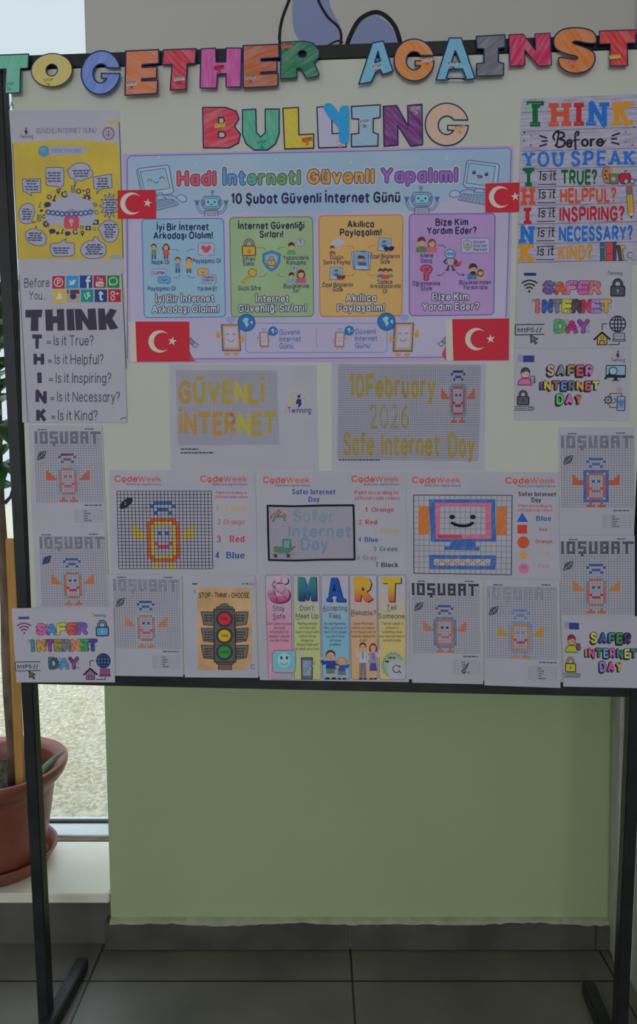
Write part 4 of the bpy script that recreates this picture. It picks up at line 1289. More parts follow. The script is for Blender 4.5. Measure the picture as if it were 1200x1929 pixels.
for x0, x1, y0, c, ln in ((852, 892, 1436, (40, 84, 104), 0), (904, 975, 1430, (160, 62, 68), 0), (978, 1000, 1428, (60, 62, 92), 0), (1002, 1030, 1462, (60, 60, 76), 28), (1034, 1052, 1466, (150, 120, 70), 24)):
    a.lpoly([(x0, y0 + 4), (x1, y0), (x1 + ln, 1606), (x0 + ln, 1610)], c, BLACK, 5, 3)
a.line([(905, 1545), (975, 1540)], 7, (120, 40, 50), 5, 'b')
a.line([(855, 1480), (890, 1478)], 7, (120, 130, 120), 5, 'b')
a.lpoly([(1036, 1470), (1072, 1462), (1090, 1480), (1080, 1500), (1060, 1494), (1066, 1520), (1048, 1510)], (180, 140, 60), BLACK, 4, 5)
a.ell(1132, 1556, 44, 50, (140, 138, 156), 5)
a.arc(1134, 1556, 28, 40, 330, 6, (40, 40, 60), 6)
a.build('books_picture', e, h)
# ------------------------------------------------------------------ safer internet day colouring sheets
CR = lambda c: crayon(c, 40, 0.18)


def puffy(a, word, x0, x1, yb, hh, cols, lv=2):
    """fat scalloped letters with a thin ink edge"""
    n = len(word)
    cw = (x1 - x0) / n
    for i, ch in enumerate(word):
        gx0, gx1 = x0 + cw * i + cw * .16, x0 + cw * (i + 1) - cw * .16
        rng = random.Random(i * 13 + int(x0) + n)
        gw, st = glyph(ch)
        gw = max(gw, 0.01)
        k, ky = (gx1 - gx0) / max(gw, 4.5), hh / 10
        ox = gx0 + (0 if gw > 2 else (gx1 - gx0) / 2)
        for pts, sm in st:
            P = [(ox + px * k, yb - py * ky) for px, py in pts]
            L = sum(math.hypot(P[q + 1][0] - P[q][0], P[q + 1][1] - P[q][1]) for q in range(len(P) - 1))
            m = max(3, int(L / (hh * .30)))
            run = []
            for t in range(m + 1):
                d = L * t / m
                for q in range(len(P) - 1):
                    sl = math.hypot(P[q + 1][0] - P[q][0], P[q + 1][1] - P[q][1])
                    if d <= sl or q == len(P) - 2:
                        f = min(1, d / max(sl, 1e-6))
                        run.append((P[q][0] + (P[q + 1][0] - P[q][0]) * f, P[q][1] + (P[q + 1][1] - P[q][1]) * f))
                        break
                    d -= sl
            r = hh * .20
            for x, y in run:
                a.ell(x, y, r * 1.26, None, (46, 40, 58), lv, 14)
                a.ell(x, y, r, None, cols[i % len(cols)], lv + 1, 14)
            a.line(run, hh * .30, cols[i % len(cols)], lv + 2)
        for q in range(4):
            x = rng.choice((gx0 - cw * .08, gx1 + cw * .06)) + rng.uniform(-4, 4)
            y = yb - rng.uniform(-.1, 1.1) * hh
            a.arc(x, y, hh * .13, rng.uniform(0, 360), rng.uniform(360, 560), 3, (60, 56, 74), lv + 3, 8)


def puffy_sheet(corners, order, label, c1, c2, c3, wi, lock, cur, house, gl, lap, eu=(30, 42, 96)):
    e, h = sheet('worksheet', corners, order, label, 'worksheet', 'puffy lettered colouring sheets')
    C = Quad(corners, (115, 35, 1142, 792))
    C.sl = 0.0
    a = Art(C)
    puffy(a, 'SAFER', 352, 870, 296, 88, [CR(c) for c in c1])
    a.build('top_word', e, h)
    a = Art(C)
    puffy(a, 'INTERNET', 264, 965, 462, 88, [CR(c) for c in c2])
    a.build('middle_word', e, h)
    a = Art(C)
    puffy(a, 'DAY', 462, 772, 642, 88, [CR(c) for c in c3])
    a.build('bottom_word', e, h)
    a = Art(C)
    a.rect(178, 122, 288, 148, eu, 2)
    a.build('banner', e, h)
    a = Art(C)
    etwinning(a, 915, 136, 146, False)
    a.build('logo', e, h)
    a = Art(C)
    wifi(a, 230, 290, 112, wi, 2, 0.12)
    a.build('wifi_symbol', e, h)
    a = Art(C)
    padlock(a, 962, 172, 122, 154, lock, (34, 34, 46), WP, 2)
    a.build('padlock_picture', e, h)
    a = Art(C)
    a.line([(372, 580), (124, 584), (116, 592), (116, 668), (122, 676), (372, 670)], 8, BLACK, 2)
    a.text('httPS:://'.replace('::', ':'), 136, 350, 648, 42, BLACK, 2, 1.9, 'r')
    a.lpoly([(252, 676), (320, 712), (290, 720), (312, 748), (296, 758), (278, 728), (258, 748)], cur, BLACK, 7, 3)
    a.build('address_bar_picture', e, h)
    a = Art(C)
    globe(a, 1026, 576, 70, (28, 28, 44), gl, 2)
    a.line([(888, 626), (888, 576), (926, 574)], 8, BLACK, 2)
    a.poly([(846, 700), (930, 700), (930, 762), (846, 762)], house, 2)
    a.poly([(846, 702), (888, 656), (930, 702)], house, 2)
    a.line([(820, 714), (888, 652), (956, 712)], 17, house if house == gl else (34, 30, 38), 3)
    a.line([(846, 704), (846, 762), (930, 762), (930, 704)], 8, BLACK, 4)
    a.line([(868, 762), (868, 726), (906, 726), (906, 762)], 7, BLACK, 4)
    a.elll(888, 696, 12, 12, WP, BLACK, 5, 4, 12)
    a.rrl(992, 658, 1086, 716, 6, lap, BLACK, 7, 3)
    a.rrl(982, 716, 1096, 730, 5, lap, BLACK, 6, 3)
    for k in range(3):
        a.ell(1018 + 20 * k, 686, 5, None, BLACK, 5, 8)
    a.line([(948, 762), (1040, 760), (1040, 742)], 8, BLACK, 3)
    a.build('home_network_picture', e, h)


puffy_sheet([(974, 496), (1188, 497), (1187, 656), (969, 656)], 2, 'puffy safer internet day sheet with grey padlock under the think before you speak poster',
            [(92, 66, 130), (176, 76, 48), (188, 92, 146), (214, 70, 136), (222, 96, 100)], [(188, 74, 80), (34, 70, 142), (94, 94, 104), (178, 190, 50), (64, 46, 48), (152, 36, 66), (142, 112, 180), (164, 132, 66)], [(70, 146, 84), (150, 38, 100), (112, 50, 130)],
            BLACK, (66, 66, 72), (86, 86, 96), (158, 132, 56), (132, 134, 150), WP)
puffy_sheet([(24, 1145), (215.6, 1141), (218.5, 1284), (33, 1284)], 5, 'puffy safer internet day sheet with blue padlock at the lower left corner of the board',
            [(208, 74, 130), (60, 110, 176), (160, 162, 60), (168, 56, 44), (104, 70, 150)], [(44, 108, 104), (166, 116, 40), (104, 44, 112), (126, 116, 50), (92, 94, 100), (200, 108, 62), (50, 128, 68), (40, 50, 112)], [(32, 84, 88), (70, 122, 182), (96, 40, 90)],
            (96, 46, 84), (72, 128, 166), (58, 92, 66), (132, 84, 122), (56, 84, 140), (128, 64, 116), (44, 64, 116))


def blocky(a, word, x0, x1, yb, hh, cols, lv=2):
    """bold letters with a thick black drop edge to the lower left"""
    for dx, dy in ((-hh * .16, hh * .13), (-hh * .10, hh * .08), (-hh * .04, hh * .02)):
        a.text(word, x0 + dx, x1 + dx, yb + dy, hh, BLACK, lv, 4.2, 'b', gap=1.0)
    a.text(word, x0, x1, yb, hh, BLACK, lv + 1, 4.0, 'b', gap=1.2)
    a.text(word, x0 + hh * .03, x1 - hh * .03, yb - hh * .03, hh * .95, None, lv + 2, 2.9, 'b', gap=2.4, cols=cols)


def blocky_sheet(corners, order, label, c1, c2, c3, hair, top, skin, cup, lock, full, eu=(38, 56, 110), tail='INTERNET'):
    e, h = sheet('worksheet', corners, order, label, 'worksheet', 'block lettered colouring sheets')
    C = Quad(corners, (91, 780, 1138, 1446))
    C.sl = 0.0
    a = Art(C)
    blocky(a, 'SAFER', 384, 806, 1030, 82, [CR(c) for c in c1])
    a.build('top_word', e, h)
    a = Art(C)
    blocky(a, 'INTERNET', 326, 864, 1164, 72, [CR(c) for c in c2])
    a.build('middle_word', e, h)
    a = Art(C)
    blocky(a, 'DAY', 472, 712, 1294, 80, [CR(c) for c in c3])
    a.build('bottom_word', e, h)
    a = Art(C)
    a.rect(120, 842, 166, 912, (118, 120, 146), 1)
    a.rect(168, 852, 270, 914, eu, 2)
    a.build('banner', e, h)
    a = Art(C)
    bust(a, 190, 1126, 176, hair, top, skin, 2)
    a.line([(126, 1124), (128, 1092), (160, 1064), (190, 1058), (225, 1066), (250, 1090)], 6, BLACK, 7, smooth=True)
    a.line([(124, 1125), (256, 1125)], 6, BLACK, 7)
    a.elll(190, 1018, 38, 46, None, BLACK, 5, 7, 18)
    a.rrl(238, 1044, 274, 1106, 5, cup, BLACK, 6, 6)
    a.elll(272, 1082, 12, 18, skin, BLACK, 5, 6, 12)
    a.build('boy_picture', e, h)
    a = Art(C)
    padlock(a, 120, 1172, 104, 136, lock, (36, 36, 46), BLACK, 2)
    a.build('padlock_picture', e, h)
    a = Art(C)
    a.line([(94, 1324), (262, 1324), (274, 1340), (262, 1356), (94, 1356)], 6, BLACK, 2)
    a.line([(226, 1326), (226, 1354)], 5, BLACK, 2)
    a.line([(100, 1340), (210, 1340)], 5, BLACK, 2)
    a.elll(248, 1338, 8, 8, None, BLACK, 4, 2, 12)
    a.build('search_bar_picture', e, h)
    if full:
        a = Art(C)
        etwinning(a, 945, 902, 142)
        a.build('logo', e, h)
        a = Art(C)
        a.rrl(920, 940, 1094, 1048, 6, (114, 146, 186), BLACK, 8, 2)
        a.rect(922, 1026, 1092, 1046, BLACK, 4)
        a.rect(992, 1046, 1022, 1072, BLACK, 4)
        a.line([(976, 1076), (1040, 1076)], 9, BLACK, 4)
        a.line([(914, 1060), (952, 1018)], 20, BLACK, 5)
        a.elll(982, 990, 36, 36, (132, 150, 178), BLACK, 8, 6, 18)
        a.build('monitor_picture', e, h)
        a = Art(C)
        a.line([(962, 1236), (962, 1196), (1068, 1196), (1068, 1226)], 6, BLACK, 2)
        a.line([(960, 1300), (960, 1324), (1020, 1324)], 6, BLACK, 2)
        wifi(a, 1042, 1192, 52, (100, 102, 122), 2)
        for t in range(8):
            a.line([(946, 1256), (946 + 34 * math.cos(t * .785), 1256 + 34 * math.sin(t * .785))], 16, BLACK, 2)
        a.elll(946, 1256, 28, 28, WP, BLACK, 6, 3, 16)
        a.elll(946, 1256, 12, 12, None, BLACK, 6, 5, 12)
        a.arc(992, 1262, 22, -80, 120, 7, BLACK, 3)
        a.rrl(1026, 1222, 1098, 1352, 8, WP, BLACK, 7, 3)
        a.rect(1030, 1242, 1094, 1330, (96, 124, 176), 5)
        wifi(a, 1062, 1308, 50, (30, 36, 66), 6)
        a.build('phone_picture', e, h)


blocky_sheet([(969, 655), (1188, 656), (1184, 793), (968, 791)], 1, 'block lettered safer internet day sheet with a blue monitor on the right edge',
             [(184, 138, 126), (104, 110, 114), (130, 112, 62), (202, 66, 84), (158, 102, 142)], [(92, 62, 118), (190, 150, 44), (134, 70, 56), (54, 100, 158), (86, 86, 92), (174, 134, 48), (176, 62, 84), (180, 196, 84)], [(76, 158, 84), (196, 88, 146), (202, 92, 60)],
             (60, 60, 70), (180, 88, 136), (176, 142, 130), WP, (74, 74, 82), True)
blocky_sheet([(1056, 1157), (1249, 1161), (1248, 1296), (1060, 1292)], 4, 'block lettered safer internet day sheet with yellow padlock at the lower right corner',
             [(166, 164, 70), (48, 70, 134), (36, 104, 110), (38, 116, 62), (58, 40, 84)], [(184, 126, 50), (166, 66, 112), (36, 106, 70), (80, 124, 168), (208, 76, 142), (38, 112, 98), (178, 176, 62), (40, 100, 80)], [(128, 100, 168), (170, 66, 124), (188, 138, 44)],
             (110, 44, 62), (136, 152, 46), (176, 120, 96), (112, 60, 92), (158, 150, 44), False)

# ------------------------------------------------------------------ grid-paper messages
GL = mat((92, 92, 110), 0.8)


def grid(a, p, nx, ny, w, m=None, lv=4):
    """p: four corners in the art's own coordinates"""
    q = Quad(p, (0, 0, nx, ny))
    m = m or GL
    for i in range(nx + 1):
        A, B = q([(i, 0), (i, ny)])
        V, Fc = ribbon([tuple(A), tuple(B)], w)
        a.raw(V, Fc, m, lv)
    for j in range(ny + 1):
        A, B = q([(0, j), (nx, j)])
        V, Fc = ribbon([tuple(A), tuple(B)], w)
        a.raw(V, Fc, m, lv)


e, h = sheet('worksheet', [(318, 686), (596, 688), (601, 886), (322, 885)], 0, 'squared paper sheet reading güvenli internet in yellow squares beside a small logo', 'worksheet', 'squared paper messages')
C = Crop(310, 680, 4, 0.004)
MU, MU2 = crayon((154, 134, 30), 10, 0.06), crayon((162, 122, 34), 70, 0.06)
a = Art(C)
a.text('GÜVENLİ', 104, 750, 306, 142, None, 1, 2.7, cols=[MU2, MU, MU, MU, crayon((172, 152, 20), 50, 0.06), MU, MU], gap=1.4)
a.text('İNTERNET', 110, 840, 542, 142, None, 1, 2.7, cols=[MU2, MU2, MU2, MU2, MU2, crayon((172, 152, 20), 50, 0.06), MU, MU], gap=1.4)
a.build('coloured_squares', e, h)
a = Art(C)
grid(a, [(88, 74), (842, 76), (862, 626), (104, 632)], 56, 42, 1.7)
a.build('grid', e, h)
a = Art(C)
etwinning(a, 905, 390, 198)
a.build('logo', e, h)
a = Art(C)
a.blur(122, 256, 664, 9, BLACK, 2, 1)
a.build('caption', e, h)
a = Art(C)
a.blur(122, 380, 692, 9, BLACK, 2, 2)
a.build('caption', e, h)


def robot(a, hat, body, frame, arms, eyes, mouth, feet, square=False, thin=False, lv=1):
    def cells(lst, m, jit=0.0):
        for c0, c1, r0, r1 in lst:
            a.rect(c0 - jit, r0 - jit, c1 + 1 + jit, r1 + 1 + jit, m, lv)
    cells([(10, 14, 9, 9), (9, 9, 10, 10), (15, 15, 10, 10), (11, 13, 11, 11), (10, 10, 12, 12), (14, 14, 12, 12)], hat)
    if square:
        cells([(8, 16, 14, 14), (8, 8, 15, 26), (16, 16, 15, 26), (9, 15, 26, 26)], body, 0.12)
    else:
        cells([(9, 15, 14, 14), (8, 8, 15, 25), (16, 16, 15, 25), (9, 15, 26, 26), (9, 9, 15, 15), (15, 15, 15, 15), (9, 9, 25, 25), (15, 15, 25, 25)], body)
    cells([(10, 14, 15, 15), (9, 9, 16, 24), (15, 15, 16, 24), (10, 14, 25, 25)], frame)
    cells([(11, 11, 18, 18), (13, 13, 18, 18)], eyes)
    cells([(10, 10, 21, 21), (14, 14, 21, 21), (11, 13, 22, 22)], mouth)
    cells([(10, 10, 27, 27), (14, 14, 27, 27), (9, 11, 28, 28), (13, 15, 28, 28)], feet)
    for s in (0, 1):
        P = [(4, 16), (5, 16), (5, 17), (6, 17), (6, 18), (7, 18), (7, 19), (8, 19), (8, 20), (4, 20)]
        if square:
            P[4:8] = [(6, 18), (8, 18)]
        if s:
            P = [(25 - x, y) for x, y in P]
        a.poly(P, arms, lv)


e, h = sheet('worksheet', [(625, 683), (916, 685), (912, 886), (625, 886)], 0, 'squared paper sheet about 10 february 2026 with yellow letters and a small robot', 'worksheet', 'squared paper messages')
C = Crop(620, 680, 4, 0.004)
MY = crayon((146, 128, 36), 20, 0.06)
a = Art(C)
a.text('10February', 148, 800, 262, 150, MY, 1, 2.5, gap=1.3)
a.text('2026', 305, 600, 498, 158, crayon((132, 126, 64), 60, 0.3), 1, 1.6, gap=2.4)
a.text('Safe', 108, 336, 700, 150, MY, 1, 2.3, gap=1.3)
a.text('Internet', 392, 832, 702, 150, MY, 1, 2.3, gap=1.2)
a.text('Day', 895, 1098, 708, 150, MY, 1, 2.4, gap=1.2)
a.build('coloured_squares', e, h)
a = Art(Quad([(816.1, 653.6), (913.4, 653.6), (913.4, 796.3), (816.1, 796.3)], (0, 0, 26, 29)))
robot(a, (26, 44, 106), crayon((92, 124, 140), 30, .3), (158, 66, 48), (176, 82, 48), (26, 44, 100), (136, 30, 44), (172, 76, 40))
a.build('robot_drawing', e, h)
a = Art(C)
grid(a, [(72, 32), (1140, 36), (1122, 750), (68, 738)], 76, 40, 2.1, mat((74, 72, 100), 0.8))
a.build('grid', e, h)
a = Art(C)
a.blur(72, 384, 746, 8, BLACK, 2, 3)
a.build('caption', e, h)

# ------------------------------------------------------------------ "10 ŞUBAT" robot colouring sheets
WORD = [((0, 0, 0, 4),), ((2, 2, 0, 4), (4, 4, 0, 4), (3, 3, 0, 0), (3, 3, 4, 4)), ((6, 8, 0, 0), (6, 6, 1, 1), (6, 8, 2, 2), (8, 8, 3, 3), (6, 8, 4, 4), (7, 7, 5, 5)),
        ((10, 10, 0, 4), (12, 12, 0, 4), (11, 11, 4, 4)), ((14, 14, 0, 4), (15, 16, 0, 0), (16, 16, 1, 1), (15, 16, 2, 2), (16, 16, 3, 3), (15, 16, 4, 4)),
        ((18, 18, 0, 4), (20, 20, 0, 4), (19, 19, 0, 0), (19, 19, 2, 2)), ((22, 25, 0, 0), (23, 23, 1, 4))]


def subat(corners, order, label, uv, word, hat, body, frame, arms, eyes, mouth, feet, planet=None, square=False, tick=False):
    e, h = sheet('worksheet', corners, order, label, 'worksheet', 'squared robot colouring sheets')
    q = Quad(corners, (0, 0, 1, 1))
    u0, v0, u1, v1 = uv
    G = Quad([tuple(p) for p in q([(u0, v0), (u1, v0), (u1, v1), (u0, v1)])], (0, 0, 26, 29))
    G.sl = 0.0
    a = Art(G)
    for let in WORD:
        for c0, c1, r0, r1 in let:
            a.rect(c0 + .04, r0, c1 + 1.04, r1 + 1, word, 1)
    a.build('date_heading', e, h)
    a = Art(G)
    robot(a, hat, body, frame, arms, eyes, mouth, feet, square)
    a.build('robot_drawing', e, h)
    a = Art(G)
    P = [(2.5 + 2.1 * math.cos(t) * .77 + .75 * math.sin(t) * .64, 9.8 - 2.1 * math.cos(t) * .80 + .75 * math.sin(t) * .70) for t in np.linspace(0, 6.283, 22)]
    if planet is not None:
        a.poly(P[:-1], planet, 3)
        a.ell(2.5, 9.8, 1.35, 1.5, planet, 3)
    a.line(P, .3, BLACK, 5)
    a.elll(2.5, 9.8, 1.2, 1.35, None, BLACK, .26, 4, 16)
    a.line([(1.9, 9.9), (3.1, 9.7), (2.9, 9.2), (2.3, 9.2), (1.9, 9.9), (2.3, 10.6), (3.0, 10.3)], .22, BLACK, 5)
    a.build('browser_symbol', e, h)
    a = Art(G)
    grid(a, [(0, 0), (26, 0), (26, 29), (0, 29)], 26, 29, 0.13, mat((96, 96, 110), 0.8))
    a.build('grid', e, h)
    S = Quad(corners, (0, 0, 100, 142))
    S.sl = 0.0
    for x0, x1, y, s_ in ((12, 24, v0 * 142 - 2.6, 1), (76, 88, v0 * 142 - 3.4, 2), (72, 95, v1 * 142 + 4.5, 3)):
        a = Art(S)
        a.blur(x0, x1, y, 1.5, (60, 60, 74), 2, s_)
        a.build('caption', e, h)
    a = Art(S)
    T = (110, 110, 124)
    y0 = (v1 + .075) * 142
    for j in range(6):
        a.line([(58, y0 + j * 3.3), (95, y0 + j * 3.3)], .5, T, 2, 'b')
    for x in (58, 61, 70, 95):
        a.line([(x, y0), (x, y0 + 16.5)], .5, T, 2, 'b')
    for j in range(5):
        a.blur(71, 71 + 4 + (j * 5) % 7, y0 + 1.8 + j * 3.3, 1.3, (74, 74, 88), 3, j)
    if tick:
        a.line([(70, y0 + 15), (80, y0 + 2), (73, y0 + 17), (70, y0 + 12)], .9, BLACK, 4)
    a.build('colour_key', e, h)


GY = crayon((96, 96, 108), 45, 0.25)
LGY = crayon((110, 110, 122), 45, 0.4)
LB = crayon((104, 140, 162), 20, 0.35)
OR, OR2, OR3 = crayon((184, 82, 40), 30, .15), crayon((186, 84, 62), 50, .3), crayon((180, 112, 48), 30, .2)
DB, MB_ = crayon((30, 62, 128), 10, .12), crayon((42, 60, 118), 10, .2)
MAR = crayon((76, 46, 84), 10, .15)
subat([(55, 801), (193, 801), (200.6, 997), (61.6, 998)], 1, 'robot colouring sheet with a dark maroon hat at the left edge of the board', (.075, .061, .975, .735), crayon((86, 86, 98), 45, .2), MAR, LB, crayon((180, 82, 66), 40, .2), (180, 76, 46), crayon((150, 60, 90), 5, .1), crayon((168, 60, 70), 5, .2), crayon((176, 66, 46), 5, .2))
subat([(63, 997), (201, 997), (209, 1195), (72, 1196)], 2, 'robot colouring sheet with a filled blue browser symbol, above the lower left corner', (.085, .07, .975, .72), GY, DB, LB, OR, (186, 96, 40), (28, 60, 120), (160, 36, 60), OR, (44, 84, 140))
subat([(1052, 805), (1194, 805), (1194, 1007), (1054, 1007)], 1, 'robot colouring sheet with a square blue body at the right edge of the board', (.03, .078, .99, .744), GY, crayon((40, 72, 140), 10, .15), crayon((40, 80, 150), 70, .15), crayon((160, 70, 62), 60, .15), (184, 72, 44), (30, 70, 120), crayon((160, 56, 70), 10, .2), (180, 72, 36), None, True)
subat([(1054, 1008), (1195, 1008), (1195, 1201), (1056, 1201)], 2, 'robot colouring sheet with dark grey heading and curved red smile at the right edge', (.015, .06, .985, .763), crayon((62, 60, 68), 45, .12), DB, LB, OR, (184, 108, 48), (42, 60, 120), (158, 30, 62), OR)
subat([(205, 1081), (343, 1083), (346, 1274), (213, 1272)], 3, 'loosely hatched robot colouring sheet left of the traffic light sheet', (.065, .047, .965, .722), LGY, DB, crayon((120, 150, 168), 70, .5), OR2, crayon((196, 100, 60), 80, .45), (34, 66, 110), crayon((176, 60, 84), 10, .25), crayon((196, 96, 52), 60, .3))
subat([(770, 1086), (908, 1088), (910, 1288), (776, 1285)], 3, 'robot colouring sheet with a solid black heading on the bottom row', (.036, .058, .95, .71), crayon((30, 30, 38), 45, .04), MB_, crayon((64, 104, 138), 70, .25), OR2, crayon((190, 92, 60), 70, .25), (34, 40, 80), crayon((180, 74, 94), 10, .2), (196, 98, 46), None, False, True)
subat([(912, 1090), (1053, 1092), (1055, 1295), (912, 1290)], 3, 'robot colouring sheet with pale grey heading and ochre frame on the bottom row', (.035, .072, .955, .736), crayon((124, 124, 134), 70, .45), crayon((70, 112, 166), 80, .3), crayon((86, 124, 160), 80, .4), OR3, (190, 124, 40), (92, 120, 156), crayon((160, 40, 80), 10, .15), OR3)

# ------------------------------------------------------------------ code week sheets
CO, CB = (168, 70, 56), (60, 72, 120)


def codeweek(e, h, C, x0, x1, yb, sub=True):
    a = Art(C)
    w = x1 - x0
    a.text('Code', x0, x0 + w * .49, yb, 42, CO, 2, 2.1, gap=1.2)
    a.text('Week', x0 + w * .50, x1, yb, 42, CO, 2, 1.2, gap=1.3)
    a.line([(x0 + w * .20, yb - 10), (x0 + w * .20, yb + 8), (x0 + w * .22, yb + 2)], 7, CO, 3)
    a.text('Build your digital future', x0 + w * .26, x1, yb + 28, 17, CB, 2, 1.4, 'b')
    a.build('logo', e, h)


def serif(a, t, x0, x1, yb, hh, c):
    a.text(t, x0, x1, yb, hh, c, 2, (2.5, 1.25), 'b', 0.8, gap=0.7, space=3.0)


e, h = sheet('worksheet', [(206, 885), (481, 887), (485, 1081), (209, 1081)], 1, 'code week worksheet with a yellow and orange robot on a grid', 'worksheet', 'code week worksheets')
C = Crop(190, 880, 4, 0.003)
codeweek(e, h, C, 106, 456, 108)
codeweek(e, h, C, 750, 1102, 108)
G = Quad([(220.5, 925), (399, 925), (401.2, 1071), (224.5, 1071)], (0, 6, 26, 29))
G.sl = 0.0
a = Art(G)
YE, ORC = crayon((172, 144, 30), 50, .2), crayon((176, 76, 38), 40, .12)
BLC = crayon((34, 78, 138), 10, .12)
for c0, c1, r0, r1 in ((9, 15, 14, 14), (8, 8, 15, 25), (16, 16, 15, 25), (9, 15, 26, 26)):
    a.rect(c0, r0, c1 + 1, r1 + 1, ORC, 1)
robot(a, BLC, ORC, YE, YE, (44, 84, 134), crayon((166, 50, 76), 10, .15), YE)
a.build('robot_drawing', e, h)
a = Art(G)
P = [(2.5 + 2.0 * math.cos(t) * .77 + .9 * math.sin(t) * .64, 9.6 - 2.0 * math.cos(t) * .7 + .9 * math.sin(t) * .70) for t in np.linspace(0, 6.283, 22)]
a.poly(P[:-1], BLACK, 3)
a.ell(2.2, 9.4, .35, .2, (110, 110, 120), 4, 8)
a.ell(2.2, 10.0, .35, .2, (110, 110, 120), 4, 8)
a.line(P, .4, BLACK, 3)
a.build('browser_symbol', e, h)
a = Art(G)
grid(a, [(0, 6), (26, 6), (26, 29), (0, 29)], 26, 23, 0.17, mat((40, 40, 56), 0.8))
a.build('grid', e, h)
a = Art(C)
serif(a, 'Paint according to', 866, 1102, 200, 18, (150, 66, 78))
serif(a, 'official code colors', 862, 1106, 232, 18, (150, 66, 78))
a.build('instruction', e, h)
for t, x0, x1, yb, hh, c in (('1', 866, 888, 326, 38, (150, 132, 86)), ('Yellow', 934, 1106, 326, 38, (164, 142, 76)), ('2', 880, 904, 428, 34, (148, 90, 66)), ('Orange', 924, 1086, 428, 34, (160, 92, 70)), ('3', 872, 906, 562, 44, (156, 44, 52)), ('Red', 970, 1084, 562, 44, (158, 44, 54)), ('4', 862, 896, 684, 44, (30, 62, 130)), ('Blue', 944, 1086, 684, 44, (30, 62, 130))):
    a = Art(C)
    serif(a, t, x0, x1, yb, hh, c)
    a.build('colour_name' if len(t) > 1 else 'number', e, h)

e, h = sheet('worksheet', [(482, 887), (764, 888), (767, 1083), (486, 1083)], 2, 'code week worksheet with a black framed safer internet day picture', 'worksheet', 'code week worksheets')
C = Crop(480, 880, 4, 0.003)
codeweek(e, h, C, 62, 414, 116)
codeweek(e, h, C, 728, 1086, 108)
a = Art(C)
serif(a, 'Safer Internet', 280, 610, 202, 36, (32, 58, 124))
serif(a, 'Day', 404, 490, 258, 34, (32, 58, 124))
a.build('heading', e, h)
LBL = crayon((104, 134, 152), 20, .25)
a = Art(C)
a.text('Safer', 288, 596, 408, 84, LBL, 2, 2.2, gap=1.6)
a.text('Internet', 254, 728, 520, 78, crayon((92, 128, 152), 20, .2), 2, 2.2, gap=1.6)
a.text('Day', 346, 552, 618, 80, crayon((88, 122, 158), 20, .2), 2, 2.2, gap=1.6)
a.build('pixel_words', e, h)
GR_, RD_, BR_ = crayon((34, 106, 72), 30, .15), (150, 62, 42), (150, 100, 70)
a = Art(C)
for x, y, m in ((180, 326, RD_), (166, 340, RD_), (194, 340, RD_), (180, 342, (190, 120, 80)), (178, 356, RD_), (130, 362, BR_), (144, 350, BR_), (156, 362, GR_), (126, 378, RD_), (216, 352, BR_), (228, 362, RD_), (236, 374, BR_), (206, 364, GR_), (170, 372, GR_), (186, 372, GR_), (200, 372, GR_), (152, 380, GR_), (218, 378, GR_), (146, 396, GR_), (226, 396, GR_), (140, 404, GR_)):
    a.rect(x - 8, y - 8, x + 8, y + 8, m, 2)
a.build('flower_picture', e, h)
a = Art(C)
a.poly([(204, 548), (220, 538), (276, 538), (280, 600), (300, 604), (268, 640), (240, 652), (196, 648), (150, 640), (134, 620), (140, 596), (210, 596)], GR_, 2)
a.rect(222, 552, 264, 606, crayon((96, 134, 150), 20, .2), 3)
a.rect(128, 600, 144, 626, (150, 140, 60), 3)
a.rect(292, 592, 306, 606, (150, 60, 46), 3)
for x in (158, 254):
    a.rect(x - 14, 652, x + 14, 680, BLACK, 3)
for x in (132, 190, 222, 284, 298):
    a.rect(x - 9, 646, x + 9, 658, (120, 120, 100), 2)
a.build('car_picture', e, h)
a = Art(C)
grid(a, [(100, 290), (742, 288), (750, 694), (108, 698)], 50, 36, 1.7, mat((104, 96, 112), 0.8))
a.build('grid', e, h)
a = Art(C)
a.line([(98, 290), (300, 294), (500, 288), (744, 286), (748, 450), (752, 694), (500, 696), (300, 702), (108, 698), (102, 500), (98, 290)], 15, (20, 20, 30), 6, 'r')
a.build('marker_frame', e, h)
a = Art(C)
serif(a, 'Paint according to', 752, 1082, 202, 26, (154, 66, 80))
serif(a, 'official code colors', 752, 1092, 244, 26, (154, 66, 80))
a.build('instruction', e, h)
for n_, t, x0, xm, x1, yb, hh, c in (('1', 'Orange', 828, 880, 1048, 334, 32, (150, 56, 52)), ('2', 'Red', 784, 832, 922, 428, 32, (156, 44, 50)), ('3', 'Yellow', 896, 938, 1084, 496, 32, (164, 128, 84)), ('4', 'Blue', 780, 826, 930, 560, 32, (34, 68, 134)), ('5', 'Green', 896, 938, 1076, 630, 32, (44, 92, 84)), ('6', 'Gray', 770, 812, 918, 696, 32, (100, 100, 110)), ('7', 'Black', 908, 952, 1082, 750, 32, (36, 36, 46))):
    a = Art(C)
    serif(a, n_, x0, x0 + 22, yb, hh, c)
    a.build('number', e, h)
    a = Art(C)
    serif(a, t, xm, x1, yb, hh, c)
    a.build('colour_name', e, h)

